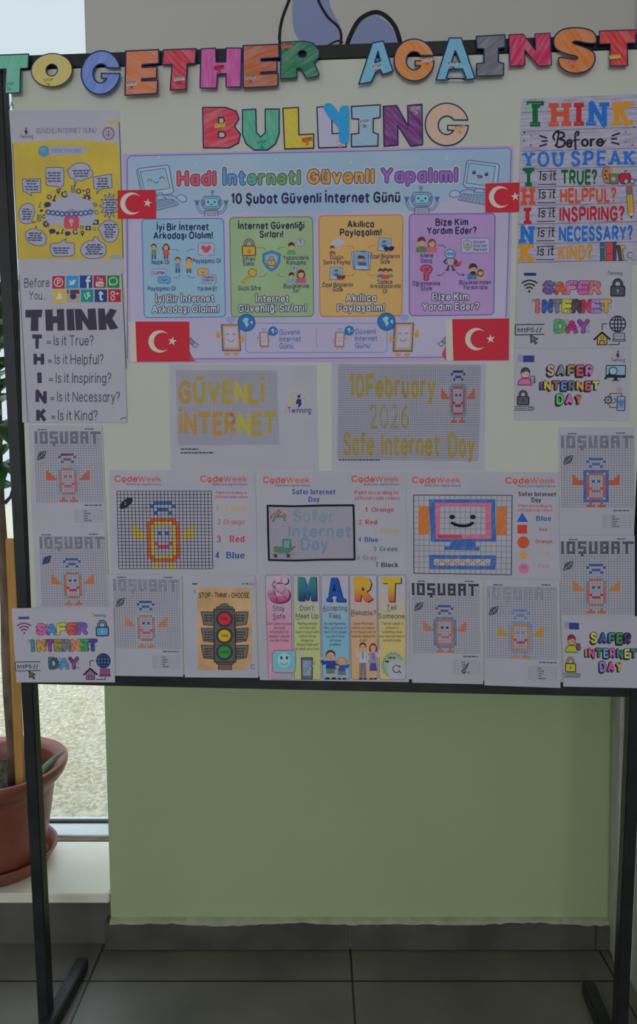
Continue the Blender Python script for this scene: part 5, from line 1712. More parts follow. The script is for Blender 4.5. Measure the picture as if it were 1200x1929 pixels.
e, h = sheet('worksheet', [(764, 887), (1051, 890), (1055, 1093), (766, 1087)], 1, 'code week worksheet with a smiling blue computer on a grid', 'worksheet', 'code week worksheets')
C = Crop(760, 880, 4, 0.008)
codeweek(e, h, C, 64, 430, 116)
codeweek(e, h, C, 766, 1140, 120)
a = Art(C)
grid(a, [(76, 210), (818, 212), (812, 810), (78, 798)], 19, 14, 3, mat((84, 84, 98), 0.8), 1)
q = Quad([(76, 210), (818, 212), (812, 810), (78, 798)], (0, 0, 1, 1))
a.line([tuple(p) for p in q([(0, 0), (1, 0), (1, 1), (0, 1), (0, 0)])], 6, (40, 40, 58), 2)
a.build('grid', e, h)
a = Art(C)
BW = crayon((42, 80, 142), 70, .18)
PK = crayon((172, 82, 112), 20, .25)
OC = crayon((180, 92, 40), 60, .12)
a.rect(112, 294, 192, 508, OC, 2)
a.rect(700, 300, 776, 512, OC, 2)
a.poly([(192, 242), (690, 242), (696, 560), (206, 562)], BW, 2, [[(236, 268), (660, 268), (664, 540), (244, 542)]])
a.poly([(236, 268), (654, 268), (658, 540), (244, 542)], PK, 3, [[(270, 296), (616, 296), (618, 506), (274, 508)]])
a.rect(260, 510, 440, 536, crayon((160, 44, 64), 20, .1), 4)
a.poly([(356, 560), (545, 562), (540, 598), (574, 600), (572, 628), (306, 622), (308, 596), (350, 596)], BW, 2)
a.poly([(194, 660), (698, 664), (690, 772), (196, 768)], BW, 2, [[(226, 690), (656, 692), (650, 742), (228, 738)]])
for j in range(2):
    for i in range(11):
        x, y = 250 + i * 38.5, 702 + j * 28
        a.ell(x, y, 15, 12, ((176, 170, 110) if (i + j) % 2 == 0 else (170, 120, 150)), 3, 12)
        a.ell(x, y, 5, None, (70, 70, 80), 4, 8)
for x in (366, 522):
    a.ell(x, 375, 21, 17, (24, 24, 34), 3, 18)
a.line([(366, 420), (400, 436), (444, 442), (488, 438), (520, 420)], 22, (24, 24, 34), 3, smooth=True)
a.build('computer_drawing', e, h)
a = Art(C)
serif(a, 'Safer Internet', 862, 1152, 216, 30, (30, 30, 44))
serif(a, 'Day', 962, 1036, 262, 32, (30, 30, 44))
a.build('heading', e, h)
a = Art(C)
serif(a, 'Paint according to', 866, 1118, 300, 21, (150, 70, 90))
serif(a, 'official code colors', 862, 1122, 332, 21, (150, 70, 90))
a.build('instruction', e, h)
for t, x0, x1, yb, hh, c, k in (('Blue', 998, 1114, 402, 34, (36, 74, 136), 0), ('Red', 1022, 1080, 478, 21, (142, 64, 80), 1), ('Orange', 992, 1122, 570, 25, (146, 66, 66), 2), ('Yellow', 1002, 1098, 660, 24, (160, 136, 92), 3), ('Pink', 1016, 1104, 760, 30, (148, 116, 134), 4)):
    a = Art(C)
    serif(a, t, x0, x1, yb, hh, c)
    a.build('colour_name', e, h)
    a = Art(C)
    if k == 0:
        a.poly([(894, 340), (938, 412), (852, 412)], (34, 78, 150), 2)
    elif k == 1:
        a.rect(858, 434, 930, 500, (172, 52, 50), 2)
    elif k == 2:
        a.ell(902, 566, 45, None, (176, 70, 46), 2)
    elif k == 3:
        star(a, 906, 664, 44, (184, 130, 50), 2)
    else:
        a.ell(906, 762, 38, None, (170, 96, 132), 2)
        a.line([(896, 744), (896, 760)], 5, (120, 50, 80), 3); a.line([(914, 744), (914, 760)], 5, (120, 50, 80), 3)
    a.build('colour_shape', e, h)
# ------------------------------------------------------------------ the large safe-internet poster
PX = Crop(0, 0, 1, -0.010)
CA, CBx, CC, CD = Crop(220, 270, 1200 / 380, -0.010), Crop(590, 270, 3, -0.012), Crop(220, 470, 1200 / 380, -0.003), Crop(590, 470, 3, -0.008)
e, h = sheet('poster', [(231, 290), (968, 274), (958, 681), (243, 684)], 0, 'large pastel safe internet day poster with four coloured panels in the middle of the board', 'poster', None,
             noisy('lilac_print', seen(140, 126, 164), seen(146, 132, 170), 6, 0.6, 3))
INKN, LIL = (34, 38, 68), (98, 82, 136)
a = Art(PX)
a.poly([(240, 300), (246, 294), (958, 279), (962, 284), (950, 672), (247, 676)], noisy('pale_blue_print', seen(122, 142, 170), seen(130, 150, 178), 5, 0.6, 3), 1)
LAV = noisy('lavender_print', seen(144, 138, 166), seen(150, 144, 172), 5, 0.6, 3)
a.poly([(243, 425), (262, 408), (290, 414), (320, 402), (352, 410), (390, 398), (430, 406), (470, 396), (520, 404), (580, 396), (640, 402), (700, 394), (760, 400), (820, 388), (850, 372), (880, 362), (915, 372), (940, 366), (957, 400), (950, 672), (247, 676)], LAV, 2, smooth=False)
for x, y, rx, ry in ((450, 368, 20, 8), (470, 364, 14, 9), (760, 304, 20, 9), (775, 300, 12, 9), (740, 306, 12, 6), (262, 344, 18, 10), (280, 350, 14, 7)):
    a.ell(x, y, rx, ry, (132, 146, 174), 2)
for x, y in ((369, 309), (661, 306), (841, 299), (300, 296), (520, 300)):
    star(a, x, y, 4, (150, 164, 190), 3, inner=.3)
a.line([(240, 676), (240, 300), (246, 294), (958, 279), (963, 284), (951, 672), (247, 677)], 1.6, LIL, 3)
a.build('ground', e, h)
a = Art(PX)
WHI = (158, 158, 176)
for t, x0, x1, yb, cols in (('Hadi', 337, 404, 347.5, [(168, 72, 82)]), ('İnterneti', 423, 563, 346.5, [(70, 124, 184)] * 3 + [(84, 140, 120)] + [(86, 136, 82)] * 5), ('Güvenli', 582, 702, 344, [(196, 126, 60)]), ('Yapalım!', 721, 859, 342, [(122, 84, 156)])):
    a.etext(t, x0, x1, yb, 22, [(WHI, 6.2), ((66, 58, 96), 4.2), (None, 2.6)], 3, 4.6, cols)
a.build('title', e, h)
a = Art(PX)
a.text('10 Şubat Güvenli İnternet Günü', 435, 754, 383, 17, INKN, 3, 2.4, gap=1.4)
a.build('date_line', e, h)
# the two computers
LNE = (66, 82, 126)
a = Art(CA)
a.lpoly([(118, 162), (136, 150), (300, 130), (312, 138), (338, 288), (325, 300), (168, 322), (146, 300)], (140, 154, 184), LNE, 5, 4)
a.lpoly([(140, 170), (288, 148), (318, 268), (168, 292)], (122, 148, 180), LNE, 4, 6)
a.line([(128, 160), (156, 305)], 4, LNE, 6)
for x, y in ((197, 222), (270, 208)):
    a.arc(x, y + 5, 12, 180, 360, 5, LNE, 8)
a.arc(235, 222, 14, 20, 160, 5, LNE, 8)
a.ell(190, 243, 12, 8, (164, 128, 150), 8, 10)
a.ell(280, 222, 12, 8, (164, 128, 150), 8, 10)
a.lpoly([(236, 300), (270, 294), (280, 322), (300, 330), (240, 340)], (134, 148, 178), LNE, 4, 4)
a.lpoly([(236, 350), (330, 332), (366, 358), (366, 366), (240, 398)], (134, 148, 178), LNE, 4, 4)
for k in range(4):
    a.line([(240, 358 + 9 * k), (338 + 6 * k, 340 + 7 * k)], 3, LNE, 6, 'b')
for k in range(6):
    a.line([(250 + 15 * k, 352 - 3 * k), (262 + 17 * k, 388 - 5 * k)], 2.5, LNE, 6, 'b')
a.line([(290, 312), (330, 312), (350, 322), (362, 332)], 4, LNE, 5, smooth=True)
a.lpoly([(358, 322), (378, 306), (405, 316), (416, 334), (405, 348), (380, 346)], (138, 152, 182), LNE, 4, 4, True)
a.build('computer_picture', e, h)
a = Art(CBx)
a.lpoly([(848, 235), (868, 104), (882, 97), (1044, 118), (1052, 128), (1036, 262), (1010, 262), (862, 250)], (140, 154, 184), LNE, 5, 4)
a.lpoly([(864, 225), (880, 112), (1030, 132), (1012, 246)], (122, 148, 180), LNE, 4, 6)
for x, y in ((908, 166), (978, 176)):
    a.ell(x, y, 11, None, (40, 46, 84), 8, 12)
    a.ell(x - 3, y - 4, 3.5, None, WHI, 9, 8)
a.lpoly([(926, 182), (956, 186), (948, 198), (934, 198)], (150, 70, 100), (60, 50, 90), 4, 8)
a.ell(895, 186, 11, 7, (164, 128, 150), 8, 10)
a.ell(984, 198, 11, 7, (164, 128, 150), 8, 10)
a.lpoly([(925, 256), (960, 260), (968, 282), (905, 276)], (134, 148, 178), LNE, 4, 4)
a.lpoly([(845, 285), (975, 296), (972, 348), (820, 322), (820, 314)], (134, 148, 178), LNE, 4, 4)
for k in range(4):
    a.line([(840 - 5 * k, 292 + 8 * k), (974, 306 + 11 * k)], 3, LNE, 6, 'b')
for k in range(7):
    a.line([(860 + 17 * k, 286 + 1.5 * k), (838 + 20 * k, 326 + 4 * k)], 2.5, LNE, 6, 'b')
a.line([(915, 268), (870, 262), (840, 270), (825, 280)], 4, LNE, 5, smooth=True)
a.lpoly([(770, 292), (780, 272), (808, 268), (830, 280), (820, 300), (790, 306)], (138, 152, 182), LNE, 4, 4, True)
a.build('computer_picture', e, h)


def bot(fr, x, y, k, d):
    """grey helper robot waving with both arms; x, y the centre of its head"""
    a = Art(fr)
    BODY, FACE = (128, 138, 162), (104, 160, 184)
    a.line([(x + 3 * d, y - 36 * k), (x + 3 * d, y - 58 * k)], 4, LNE, 4)
    a.elll(x + 3 * d, y - 64 * k, 8, 9, (150, 110, 110), LNE, 4, 4, 12)
    a.elll(x - 54 * k, y, 9, 16, BODY, LNE, 4, 4, 12)
    a.elll(x + 54 * k, y, 9, 16, BODY, LNE, 4, 4, 12)
    a.rrl(x - 52 * k, y - 38 * k, x + 52 * k, y + 36 * k, 16, BODY, LNE, 5, 5)
    a.rrl(x - 40 * k, y - 26 * k, x + 40 * k, y + 24 * k, 12, FACE, LNE, 4, 7)
    for s in (-1, 1):
        a.ell(x + s * 20 * k, y - 4 * k, 6, None, (36, 44, 80), 9, 10)
    a.arc(x, y + 4 * k, 9, 20, 160, 4, (36, 44, 80), 9)
    a.poly([(x - 42 * k, y + 80 * k), (x - 38 * k, y + 46 * k), (x + 36 * k, y + 44 * k), (x + 40 * k, y + 78 * k)], BODY, 5)
    a.line([(x - 42 * k, y + 80 * k), (x - 38 * k, y + 46 * k), (x + 36 * k, y + 44 * k), (x + 40 * k, y + 78 * k)], 5, LNE, 6)
    a.rrl(x - 24 * k, y + 50 * k, x + 24 * k, y + 74 * k, 4, (150, 146, 150), LNE, 3, 7)
    a.line([(x - 20 * k, y + 62 * k), (x + 20 * k, y + 61 * k)], 5, (100, 100, 120), 9, 'b')
    for s in (-1, 1):
        P = [(x + s * 40 * k, y + 58 * k), (x + s * 64 * k, y + 56 * k), (x + s * 78 * k, y + 36 * k), (x + s * 86 * k, y + 14 * k)]
        a.line(P, 16, LNE, 4, smooth=True)
        a.line(P, 9, BODY, 5, smooth=True)
        for t in (-1, 0, 1):
            a.line([(x + s * 86 * k, y + 12 * k), (x + s * 86 * k + t * 11, y - 12 * k)], 7, LNE, 5)
    a.build('robot_picture', e, h)


bot(CA, 564, 354, 1.0, 2)
bot(CBx, 614, 316, 1.0, -2)
# the four panels; pictures and words are pieces of each panel
CAPH = 7.4


def panel(quad, fill, edgec, head, foot, caps):
    a = Art(PX)
    q = Quad(quad, (0, 0, 160, 190))
    pts = []
    r = 8
    for cx, cy, an in ((152, 8, -90), (152, 182, 0), (8, 182, 90), (8, 8, 180)):
        pts += [tuple(q([(cx + r * math.cos(R(an + 90 * i / 5)), cy + r * math.sin(R(an + 90 * i / 5)))])[0]) for i in range(6)]
    a.poly(pts, fill, 3)
    a.line(pts + [pts[0]], 1.6, edgec, 4)
    p = a.build('panel', e, h)
    a = Art(PX)
    for t, x0, x1, yb in head:
        a.text(t, x0, x1, yb, 11.6, INKN, 5, 2.3, gap=1.3)
    a.build('panel_heading', e, h, p)
    a = Art(PX)
    for t, x0, x1, yb in foot:
        a.etext(t, x0 + 1.5, x1 - 1.5, yb, 11.6, [((46, 48, 84), 4.4), ((164, 164, 182), 2.1)], 5, 3.8)
    a.build('panel_footer', e, h, p)
    for t, x0, x1, yb in caps:
        a = Art(PX)
        a.text(t, x0, x1, yb, CAPH, (44, 48, 78), 5, 1.9, gap=1.4)
        a.build('caption', e, h, p)
    return p


def pic(p, name, fn, fr=PX):
    a = Art(fr)
    fn(a)
    a.build(name, e, h, p)


SK = (176, 132, 108)
p = panel([(267, 413), (421.4, 411.5), (425, 597), (272, 598.5)], noisy('panel_blue', seen(114, 144, 178), seen(122, 150, 184), 8, .6, 2), (64, 96, 150),
          [('İyi Bir İnternet', 295.4, 393.5, 434), ('Arkadaşı Olalım!', 289, 401, 450)], [('İyi Bir İnternet', 293, 404, 569), ('Arkadaşı Olalım!', 286, 412.5, 588.7)],
          [('Nazik Ol', 286, 318.8, 497.9), ('Paylaşımcı Ol', 363, 415.7, 495.5), ('Paylaşımcı Ol', 278.6, 330.8, 547.6), ('Yardım Et', 372, 408.7, 547.6)])
pic(p, 'children_picture', lambda a: (kid(a, 290, 488, 29, (60, 40, 40), (64, 128, 84), lv=5), kid(a, 313, 488, 29, (70, 40, 40), (160, 70, 84), girl=True, legs=(90, 60, 80), lv=5, arms=(1, -1))))
pic(p, 'children_picture', lambda a: (kid(a, 335, 514, 30, (66, 40, 36), (70, 120, 176), lv=5), kid(a, 356, 514, 30, (70, 44, 36), (180, 140, 60), lv=5)))
pic(p, 'heart_picture', lambda a: (a.rrl(373.6, 458, 403.7, 481, 3, (140, 144, 168), (90, 100, 140), 1.2, 5), a.poly([(384, 480), (394, 480), (389, 486)], (140, 144, 168), 6),
                                   a.poly(catmull([(388.6, 477), (380, 469), (380, 464), (384, 462), (388.6, 466), (393, 462), (397, 464), (397, 469), (388.6, 477)], 4), (176, 64, 80), 7)))
pic(p, 'bubble_picture', lambda a: (a.rrl(287, 507, 314, 521, 3, (140, 144, 168), (90, 100, 140), 1, 5), a.poly([(289, 520), (296, 520), (288, 527)], (140, 144, 168), 6), a.text('Lütfen', 290, 311, 517, 6, INKN, 7, 1.9),
                                    a.rrl(298.5, 521, 320.7, 533.5, 4, (84, 130, 186), (50, 80, 130), 1, 8), a.poly([(312, 533), (318, 533), (317, 538)], (84, 130, 186), 8), a.arc(309.6, 526, 3, 20, 160, 1, INKN, 10), a.ell(305, 526, 1, None, INKN, 10, 6), a.ell(314, 526, 1, None, INKN, 10, 6)))
pic(p, 'bubble_picture', lambda a: (a.rrl(372.6, 506.5, 392.6, 518.5, 4, (178, 136, 74), (120, 80, 50), 1, 5), a.arc(382.6, 511, 3, 20, 160, 1, INKN, 7), a.rrl(381, 517.5, 407, 534, 3, (140, 144, 168), (90, 100, 140), 1, 8),
                                    a.poly([(398, 533), (404, 533), (402, 538)], (140, 144, 168), 9), a.text('Teşekkür', 383, 405, 524.5, 4.6, INKN, 10, 1.9), a.text('Ederim', 384, 403, 530.5, 4.6, INKN, 10, 1.9)))
CN = (76, 104, 146)
for l_ in ([(325, 470), (334, 470), (338, 474)], [(366, 470), (357, 470), (353, 475)], [(327, 523), (336, 523), (340, 518)], [(367, 523), (358, 523), (353, 518)]):
    pic(p, 'connector', lambda a: a.line(l_, 1.3, CN, 5))
p = panel([(432.8, 410), (589, 408.5), (591, 596), (436, 597.5)], noisy('panel_green', seen(118, 140, 108), seen(126, 148, 114), 8, .6, 2), (72, 104, 78),
          [('İnternet Güvenliği', 448.6, 573.4, 431.5), ('Sırları!', 489, 533.5, 447.3)], [('İnternet', 482, 544.6, 568.8), ('Güvenliği Sırları!', 448.6, 577.8, 587)],
          [('Şifreni', 456.9, 481, 491.5), ('Sakla', 458, 479, 500.4), ('Yabancılarla', 533.5, 581.6, 489.6), ('Konuşma', 539.8, 576, 498.5), ('Güçlü Şifre', 448.6, 491, 546.6), ('Büyüklerine', 534, 581.6, 542.8), ('Sor', 551.9, 564.5, 551)])
AMB2 = (186, 136, 58)
pic(p, 'padlock_picture', lambda a: (padlock(a, 457, 450, 24.5, 31.5, AMB2, (96, 64, 50), (150, 100, 50), 5, (120, 122, 140)), a.arc(469, 472, 4, 20, 160, 1, (96, 60, 50), 10)))
pic(p, 'thinking_child_picture', lambda a: (bust(a, 549, 480, 25, (66, 38, 38), (84, 130, 80), lv=5), a.elll(565.8, 456.8, 7.6, 7.6, (140, 142, 160), (90, 90, 110), .9, 5, 16), a.text('?', 563.3, 568.3, 461, 8.5, (150, 50, 70), 7, 2)))
pic(p, 'shield_picture', lambda a: (a.lpoly([(511.5, 473), (527.8, 479), (527, 494), (521, 504), (511.5, 511), (502, 504), (496, 494), (495.5, 479)], (72, 120, 178), (40, 66, 116), 1.6, 5),
                                    a.lpoly([(511.5, 477), (524, 481.5), (523.4, 493), (518.5, 501), (511.5, 506.6), (504.5, 501), (499.6, 493), (499, 481.5)], (110, 146, 186), (60, 90, 140), 1, 7), padlock(a, 504.5, 483, 14, 17.5, AMB2, (90, 60, 50), None, 9)))
pic(p, 'key_picture', lambda a: (a.elll(476, 514, 7.5, 7.5, AMB2, (110, 70, 50), 1.3, 5, 16), a.ell(478.5, 511.5, 2.2, None, (126, 140, 110), 7, 10), a.line([(471, 519), (458, 532)], 5, (110, 70, 50), 5), a.line([(471, 519), (458, 532)], 3, AMB2, 6), a.line([(462, 528), (465.5, 532)], 2.4, AMB2, 6), a.line([(466, 524), (469.5, 528)], 2.4, AMB2, 6)))
pic(p, 'child_and_adult_picture', lambda a: (bust(a, 549, 533, 21, (60, 38, 36), (90, 140, 150), lv=5), bust(a, 567, 533.5, 28, (84, 40, 48), (150, 74, 110), lv=5, girl=True), a.elll(554, 508.6, 5.4, 5.4, (140, 142, 160), (90, 90, 110), .8, 5, 14), a.text('?', 552.4, 555.6, 511.6, 6, INKN, 7, 2)))
CN2 = (84, 116, 70)
for l_ in ([(486, 467), (497, 467), (501, 472)], [(537, 466), (527, 466), (523, 471)], [(487, 521), (498, 521), (502, 515)], [(536, 521), (527, 521), (523, 516)]):
    pic(p, 'connector', lambda a: a.line(l_, 1.3, CN2, 5))
p = panel([(600.7, 407), (759, 405), (757, 595), (603, 596.5)], noisy('panel_orange', seen(178, 132, 82), seen(184, 138, 86), 8, .6, 2), (158, 92, 66),
          [('Akıllıca', 654, 704.7, 428.3), ('Paylaşalım!', 640, 718.7, 444)], [('Akıllıca', 651, 708.7, 567.3), ('Paylaşalım!', 635, 724.7, 586)],
          [('Düşün', 622, 646.7, 488.7), ('Sonra Paylaş', 609, 660, 498), ('Özel Bilgilerini', 697, 753, 487), ('Gizle', 716.7, 734.7, 496.7), ('Özel Bilgilerini', 607, 665, 540.7), ('Gizle', 626.7, 646, 549), ('Sadece', 711, 739, 534.7), ('Arkadaşlarınla', 696.7, 754.7, 543), ('Ol', 721, 729, 552.7)])


def photo(a, x0, y0, x1, y1, tilt, lv, mask=False):
    cx, cy = (x0 + x1) / 2, (y0 + y1) / 2
    P = lambda pts: [(cx + (x - cx) * math.cos(tilt) - (y - cy) * math.sin(tilt), cy + (x - cx) * math.sin(tilt) + (y - cy) * math.cos(tilt)) for x, y in pts]
    a.lpoly(P([(x0, y0), (x1, y0), (x1, y1), (x0, y1)]), (146, 148, 164), (70, 74, 106), 1.1, lv)
    m = (x1 - x0) * .1
    a.poly(P([(x0 + m, y0 + m), (x1 - m, y0 + m), (x1 - m, y1 - 3 * m), (x0 + m, y1 - 3 * m)]), (92, 136, 172), lv + 2)
    s_ = (y1 - y0) * .55
    bx, by = P([(cx, y1 - 3 * m)])[0]
    bust(a, bx, by, s_, (80, 56, 50), (54, 84, 124), (150, 116, 100) if not mask else (180, 130, 80), lv + 3)


pic(p, 'thinking_child_picture', lambda a: (bust(a, 626, 479, 17, (80, 44, 40), (140, 74, 84), lv=5), [a.ell(x, y, rx, ry, (148, 148, 164), 5, 14) for x, y, rx, ry in ((630, 458, 6, 5), (637, 454, 7, 5.5), (644, 457, 6, 5), (637, 460, 9, 4.5), (638, 468, 2.6, 2), (636, 473, 1.6, 1.3))]))
pic(p, 'photo_picture', lambda a: (photo(a, 713, 449, 736, 473, .12, 5), a.poly([(722, 467), (728, 464.5), (732, 466.5), (738, 464), (743, 466), (741, 471), (736, 473.5), (732, 471), (728, 473.5), (724, 471)], (36, 34, 50), 12)))
pic(p, 'photo_stack_picture', lambda a: (photo(a, 664, 474, 690, 505, -.12, 4), photo(a, 670, 475, 698, 509, .08, 4), photo(a, 667, 474, 694, 508, 0, 5, True), a.ell(680.5, 484.5, 7, 1.6, (60, 40, 36), 13, 12)))
pic(p, 'photo_picture', lambda a: (photo(a, 622, 504, 645, 527, .03, 5), a.poly([(634, 520), (640, 518), (645, 520), (651, 518), (650, 524), (646, 527), (642, 525), (638, 527), (635, 525)], (110, 40, 50), 12)))
pic(p, 'friends_picture', lambda a: (bust(a, 717, 523, 18, (60, 44, 44), (66, 96, 140), lv=5), bust(a, 735, 523, 18, (70, 50, 40), (84, 120, 84), lv=5), bust(a, 726, 526, 22, (90, 54, 44), (160, 66, 62), lv=8)))
CN3 = (168, 96, 60)
for l_ in ([(653, 463.5), (663, 464), (667, 469)], [(707, 463), (697, 463.5), (693, 468)], [(653, 519.5), (664, 519.5), (668, 514)], [(708, 519.5), (697, 519.5), (692, 514)]):
    pic(p, 'connector', lambda a: a.line(l_, 1.2, CN3, 5))
p = panel([(771, 404), (932.7, 402.5), (930, 593), (771, 595)], noisy('panel_lilac', seen(140, 114, 160), seen(146, 120, 166), 8, .6, 2), (84, 66, 128),
          [('Bize Kim', 820, 882, 424.7), ('Yardım Eder?', 804, 898, 440.7)], [('Bize Kim', 814, 883.3, 565.3), ('Yardım Eder?', 795, 903, 584)],
          [('Ailene', 790.7, 816, 485), ('Danış', 792.7, 814, 495), ('Öğretmenine', 777, 829, 538), ('Söyle', 792, 814, 547), ('Büyüklerinden', 865, 924.7, 536), ('Yardım İste', 872, 918, 545.3)])
pic(p, 'parents_picture', lambda a: (bust(a, 794, 475.5, 31, (74, 48, 42), (84, 100, 66), lv=5), bust(a, 813.5, 475.5, 28, (110, 60, 50), (170, 86, 96), lv=5, girl=True)))
pic(p, 'certificate_picture', lambda a: (a.rrl(869, 449, 922, 476.5, 3, (146, 144, 168), (84, 100, 140), 1.3, 5), a.lpoly([(880.5, 452.5), (888, 456), (887, 466), (880.5, 472), (874, 466), (873, 456)], (136, 150, 180), (70, 96, 140), 1.4, 7), padlock(a, 877, 457.5, 7, 9.5, AMB2, (100, 66, 50), None, 9),
                                         a.text('Güvenli', 891.5, 914, 458.5, 5.4, (58, 70, 116), 7, 2), a.text('İnternet', 891.5, 917, 466, 5.4, (58, 70, 116), 7, 2), a.text('Merkezi', 891.5, 917, 473, 5.4, (58, 70, 116), 7, 2)))
DKL = (50, 54, 84)
pic(p, 'robot_hero_picture', lambda a: (a.poly([(853, 490), (862, 496), (871, 491), (866, 502), (856, 503)], (160, 44, 58), 5), a.elll(848, 478.5, 10, 8, (146, 150, 170), DKL, 1.2, 6, 18), a.ell(845, 478.5, 4.2, 3.6, (66, 120, 170), 8, 12), a.ell(852.5, 478.5, 4.2, 3.6, (66, 120, 170), 8, 12),
                                        a.lpoly([(841, 487), (856, 487), (853, 500), (844, 500)], (140, 142, 160), DKL, 1, 6), a.line([(841, 489), (836, 493), (840, 497)], 3, DKL, 6), a.line([(856, 489), (861, 493), (857, 497)], 3, DKL, 6), a.line([(845.5, 500), (843, 508)], 3.4, DKL, 6), a.line([(851.5, 500), (854, 508)], 3.4, DKL, 6), a.line([(840, 509), (845, 509)], 2.6, DKL, 7), a.line([(852, 509), (857, 509)], 2.6, DKL, 7), star(a, 848.5, 492, 2.6, (150, 80, 60), 8)))
pic(p, 'question_mark', lambda a: a.etext('?', 796.5, 810, 526, 23, [((90, 40, 66), 3.8), ((176, 66, 84), 2.4)], 5))
pic(p, 'adult_and_child_picture', lambda a: (bust(a, 891, 526.5, 32, (60, 38, 34), (64, 100, 140), lv=5), a.ell(891, 514.5, 5.6, 3.6, (60, 38, 34), 9, 14), bust(a, 905, 526.5, 21, (100, 58, 44), (176, 130, 90), lv=10, girl=True)))
for l_ in ([(825, 462), (834, 462), (839, 467)], [(823, 519), (832, 518.5), (837, 513)], [(859, 512), (865, 518), (874, 518)], [(871, 515.5), (874.5, 518), (871, 520.5)]):
    pic(p, 'connector', lambda a: a.line(l_, 1.3, DKL, 5))


def phone(a, x0, y0, x1, y1, lean, big):
    OR_, ORE = (182, 128, 82), (110, 80, 84)
    P = lambda x, y: (x + lean * (y - y0), y)
    u = (x1 - x0)
    a.lpoly([P(x0, y0), P(x1, y0), P(x1, y1), P(x0, y1)], (84, 120, 160), (54, 76, 120), u * .05, 3)
    a.lpoly([P(x0 + u * .06, y0 + u * .02), P(x1 - u * .03, y0 + u * .02), P(x1 - u * .03, y1 - u * .05), P(x0 + u * .06, y1 - u * .05)], OR_, ORE, u * .03, 5)
    a.poly([P(x0 + u * .17, y0 + u * .14), P(x1 - u * .13, y0 + u * .14), P(x1 - u * .13, y1 - u * .18), P(x0 + u * .17, y1 - u * .18)], (150, 146, 166), 7)
    cx, cy = (x0 + x1) / 2 + lean * (y1 - y0) * .45, y0 + (y1 - y0) * .45
    for s in (-1, 1):
        a.arc(cx + s * u * .17, cy - u * .08, u * .07, 190, 350, u * .035, (110, 80, 76), 9)
    a.arc(cx, cy + u * .1, u * .18, 15, 165, u * .035, (110, 80, 76), 9)
    HND = (186, 120, 66)
    for s in (-1, 1):
        hx, hy = (x0 - u * .17 if s < 0 else x1 + u * .17), y0 + (y1 - y0) * (.58 if (s < 0) == (lean < 0) else .42)
        a.ell(hx, hy, u * .13, u * .14, HND, 5, 12)
        a.line([(hx, hy), (hx + s * u * .02, hy - u * .24)], u * .1, HND, 6)
        a.line([(hx - s * u * .12, hy + u * .02), (hx - s * u * .22, hy + u * .06)], u * .07, HND, 5)
    for s in (-1, 1):
        a.ell((x0 + x1) / 2 + s * u * .24 + lean * (y1 - y0), y1 + u * .17, u * .17, u * .09, HND, 5, 12)


def earth(a, x, y, r, tail):
    BL = (44, 92, 148)
    a.poly([(x + tail * r * .5, y + r * .6), (x + tail * r * .95, y + r * .3), (x + tail * r * 1.0, y + r * 1.15)], BL, 9)
    a.elll(x, y, r, r, BL, (34, 62, 112), r * .08, 9, 20)
    a.poly([(x - r * .5, y - r * .3), (x - r * .1, y - r * .6), (x + r * .3, y - r * .45), (x + r * .1, y - r * .1), (x + r * .3, y + r * .2), (x, y + r * .6), (x - r * .2, y + r * .1)], (124, 160, 186), 11)
    a.poly([(x + r * .4, y - r * .1), (x + r * .75, y - r * .2), (x + r * .7, y + r * .3)], (124, 160, 186), 11)


a = Art(PX)
a.rrl(463, 609, 729, 664, 7, (146, 140, 168), (86, 110, 156), 1.3, 3)
a.line([(596, 619), (596.5, 656)], 1, (110, 108, 140), 5)
pst = a.build('strip', e, h)
for wd, x0, w3 in ((('Güvenli', 'İnternet', 'Günü'), 526.5, (38, 40.5, 26.5)), (('Güvenli', 'İnternet', 'Günü'), 669, (39, 41.7, 27.7))):
    for i, t in enumerate(wd):
        a = Art(PX)
        a.text(t, x0, x0 + w3[i], 630.6 + 13 * i - (1.2 if x0 > 600 else 0), 9.4, (58, 84, 132), 5, 1.5)
        a.build('strip_words', e, h, pst)
for x0, y0, x1, y1, lean, gx, gy, gr, tl in ((417, 612, 451, 661, .05, 464.5, 608, 16, -1), (489, 626, 505, 653, .05, 514.5, 624, 8.4, -1), (743, 609, 779, 662, -.05, 728, 606, 16.5, 1), (632, 626, 649, 653.5, -.05, 658, 623, 8.6, -1)):
    a = Art(PX)
    phone(a, x0, y0, x1, y1, lean, 1)
    earth(a, gx, gy, gr, tl)
    wifi(a, (x0 + x1) / 2, y0 - 1, (x1 - x0) * .42, (78, 116, 166), 5, .12)
    a.build('smiling_phone_picture', e, h)
for x, y, s in ((359, 636, 1), (840, 634, -1)):
    a = Art(PX)
    a.lpoly([(x, y), (x + 9 * s, y + 10), (x + 4 * s, y + 15), (x - 3 * s, y + 8)], (110, 112, 134), (56, 60, 90), 1.2, 4)
    a.lpoly([(x + 8 * s, y + 9), (x + 15 * s, y + 13), (x + 10 * s, y + 19), (x + 3 * s, y + 15)], (138, 140, 160), (56, 60, 90), 1.2, 5)
    a.build('memory_stick_picture', e, h)
a = Art(PX)
a.poly([(357, 662), (368, 681), (357, 681)], (150, 60, 72), 4)
a.build('corner_print', e, h)
a = Art(PX)
a.poly([(832, 668), (840, 650), (840, 680)], (150, 60, 60), 4)
a.build('corner_print', e, h)

# ------------------------------------------------------------------ paper flags


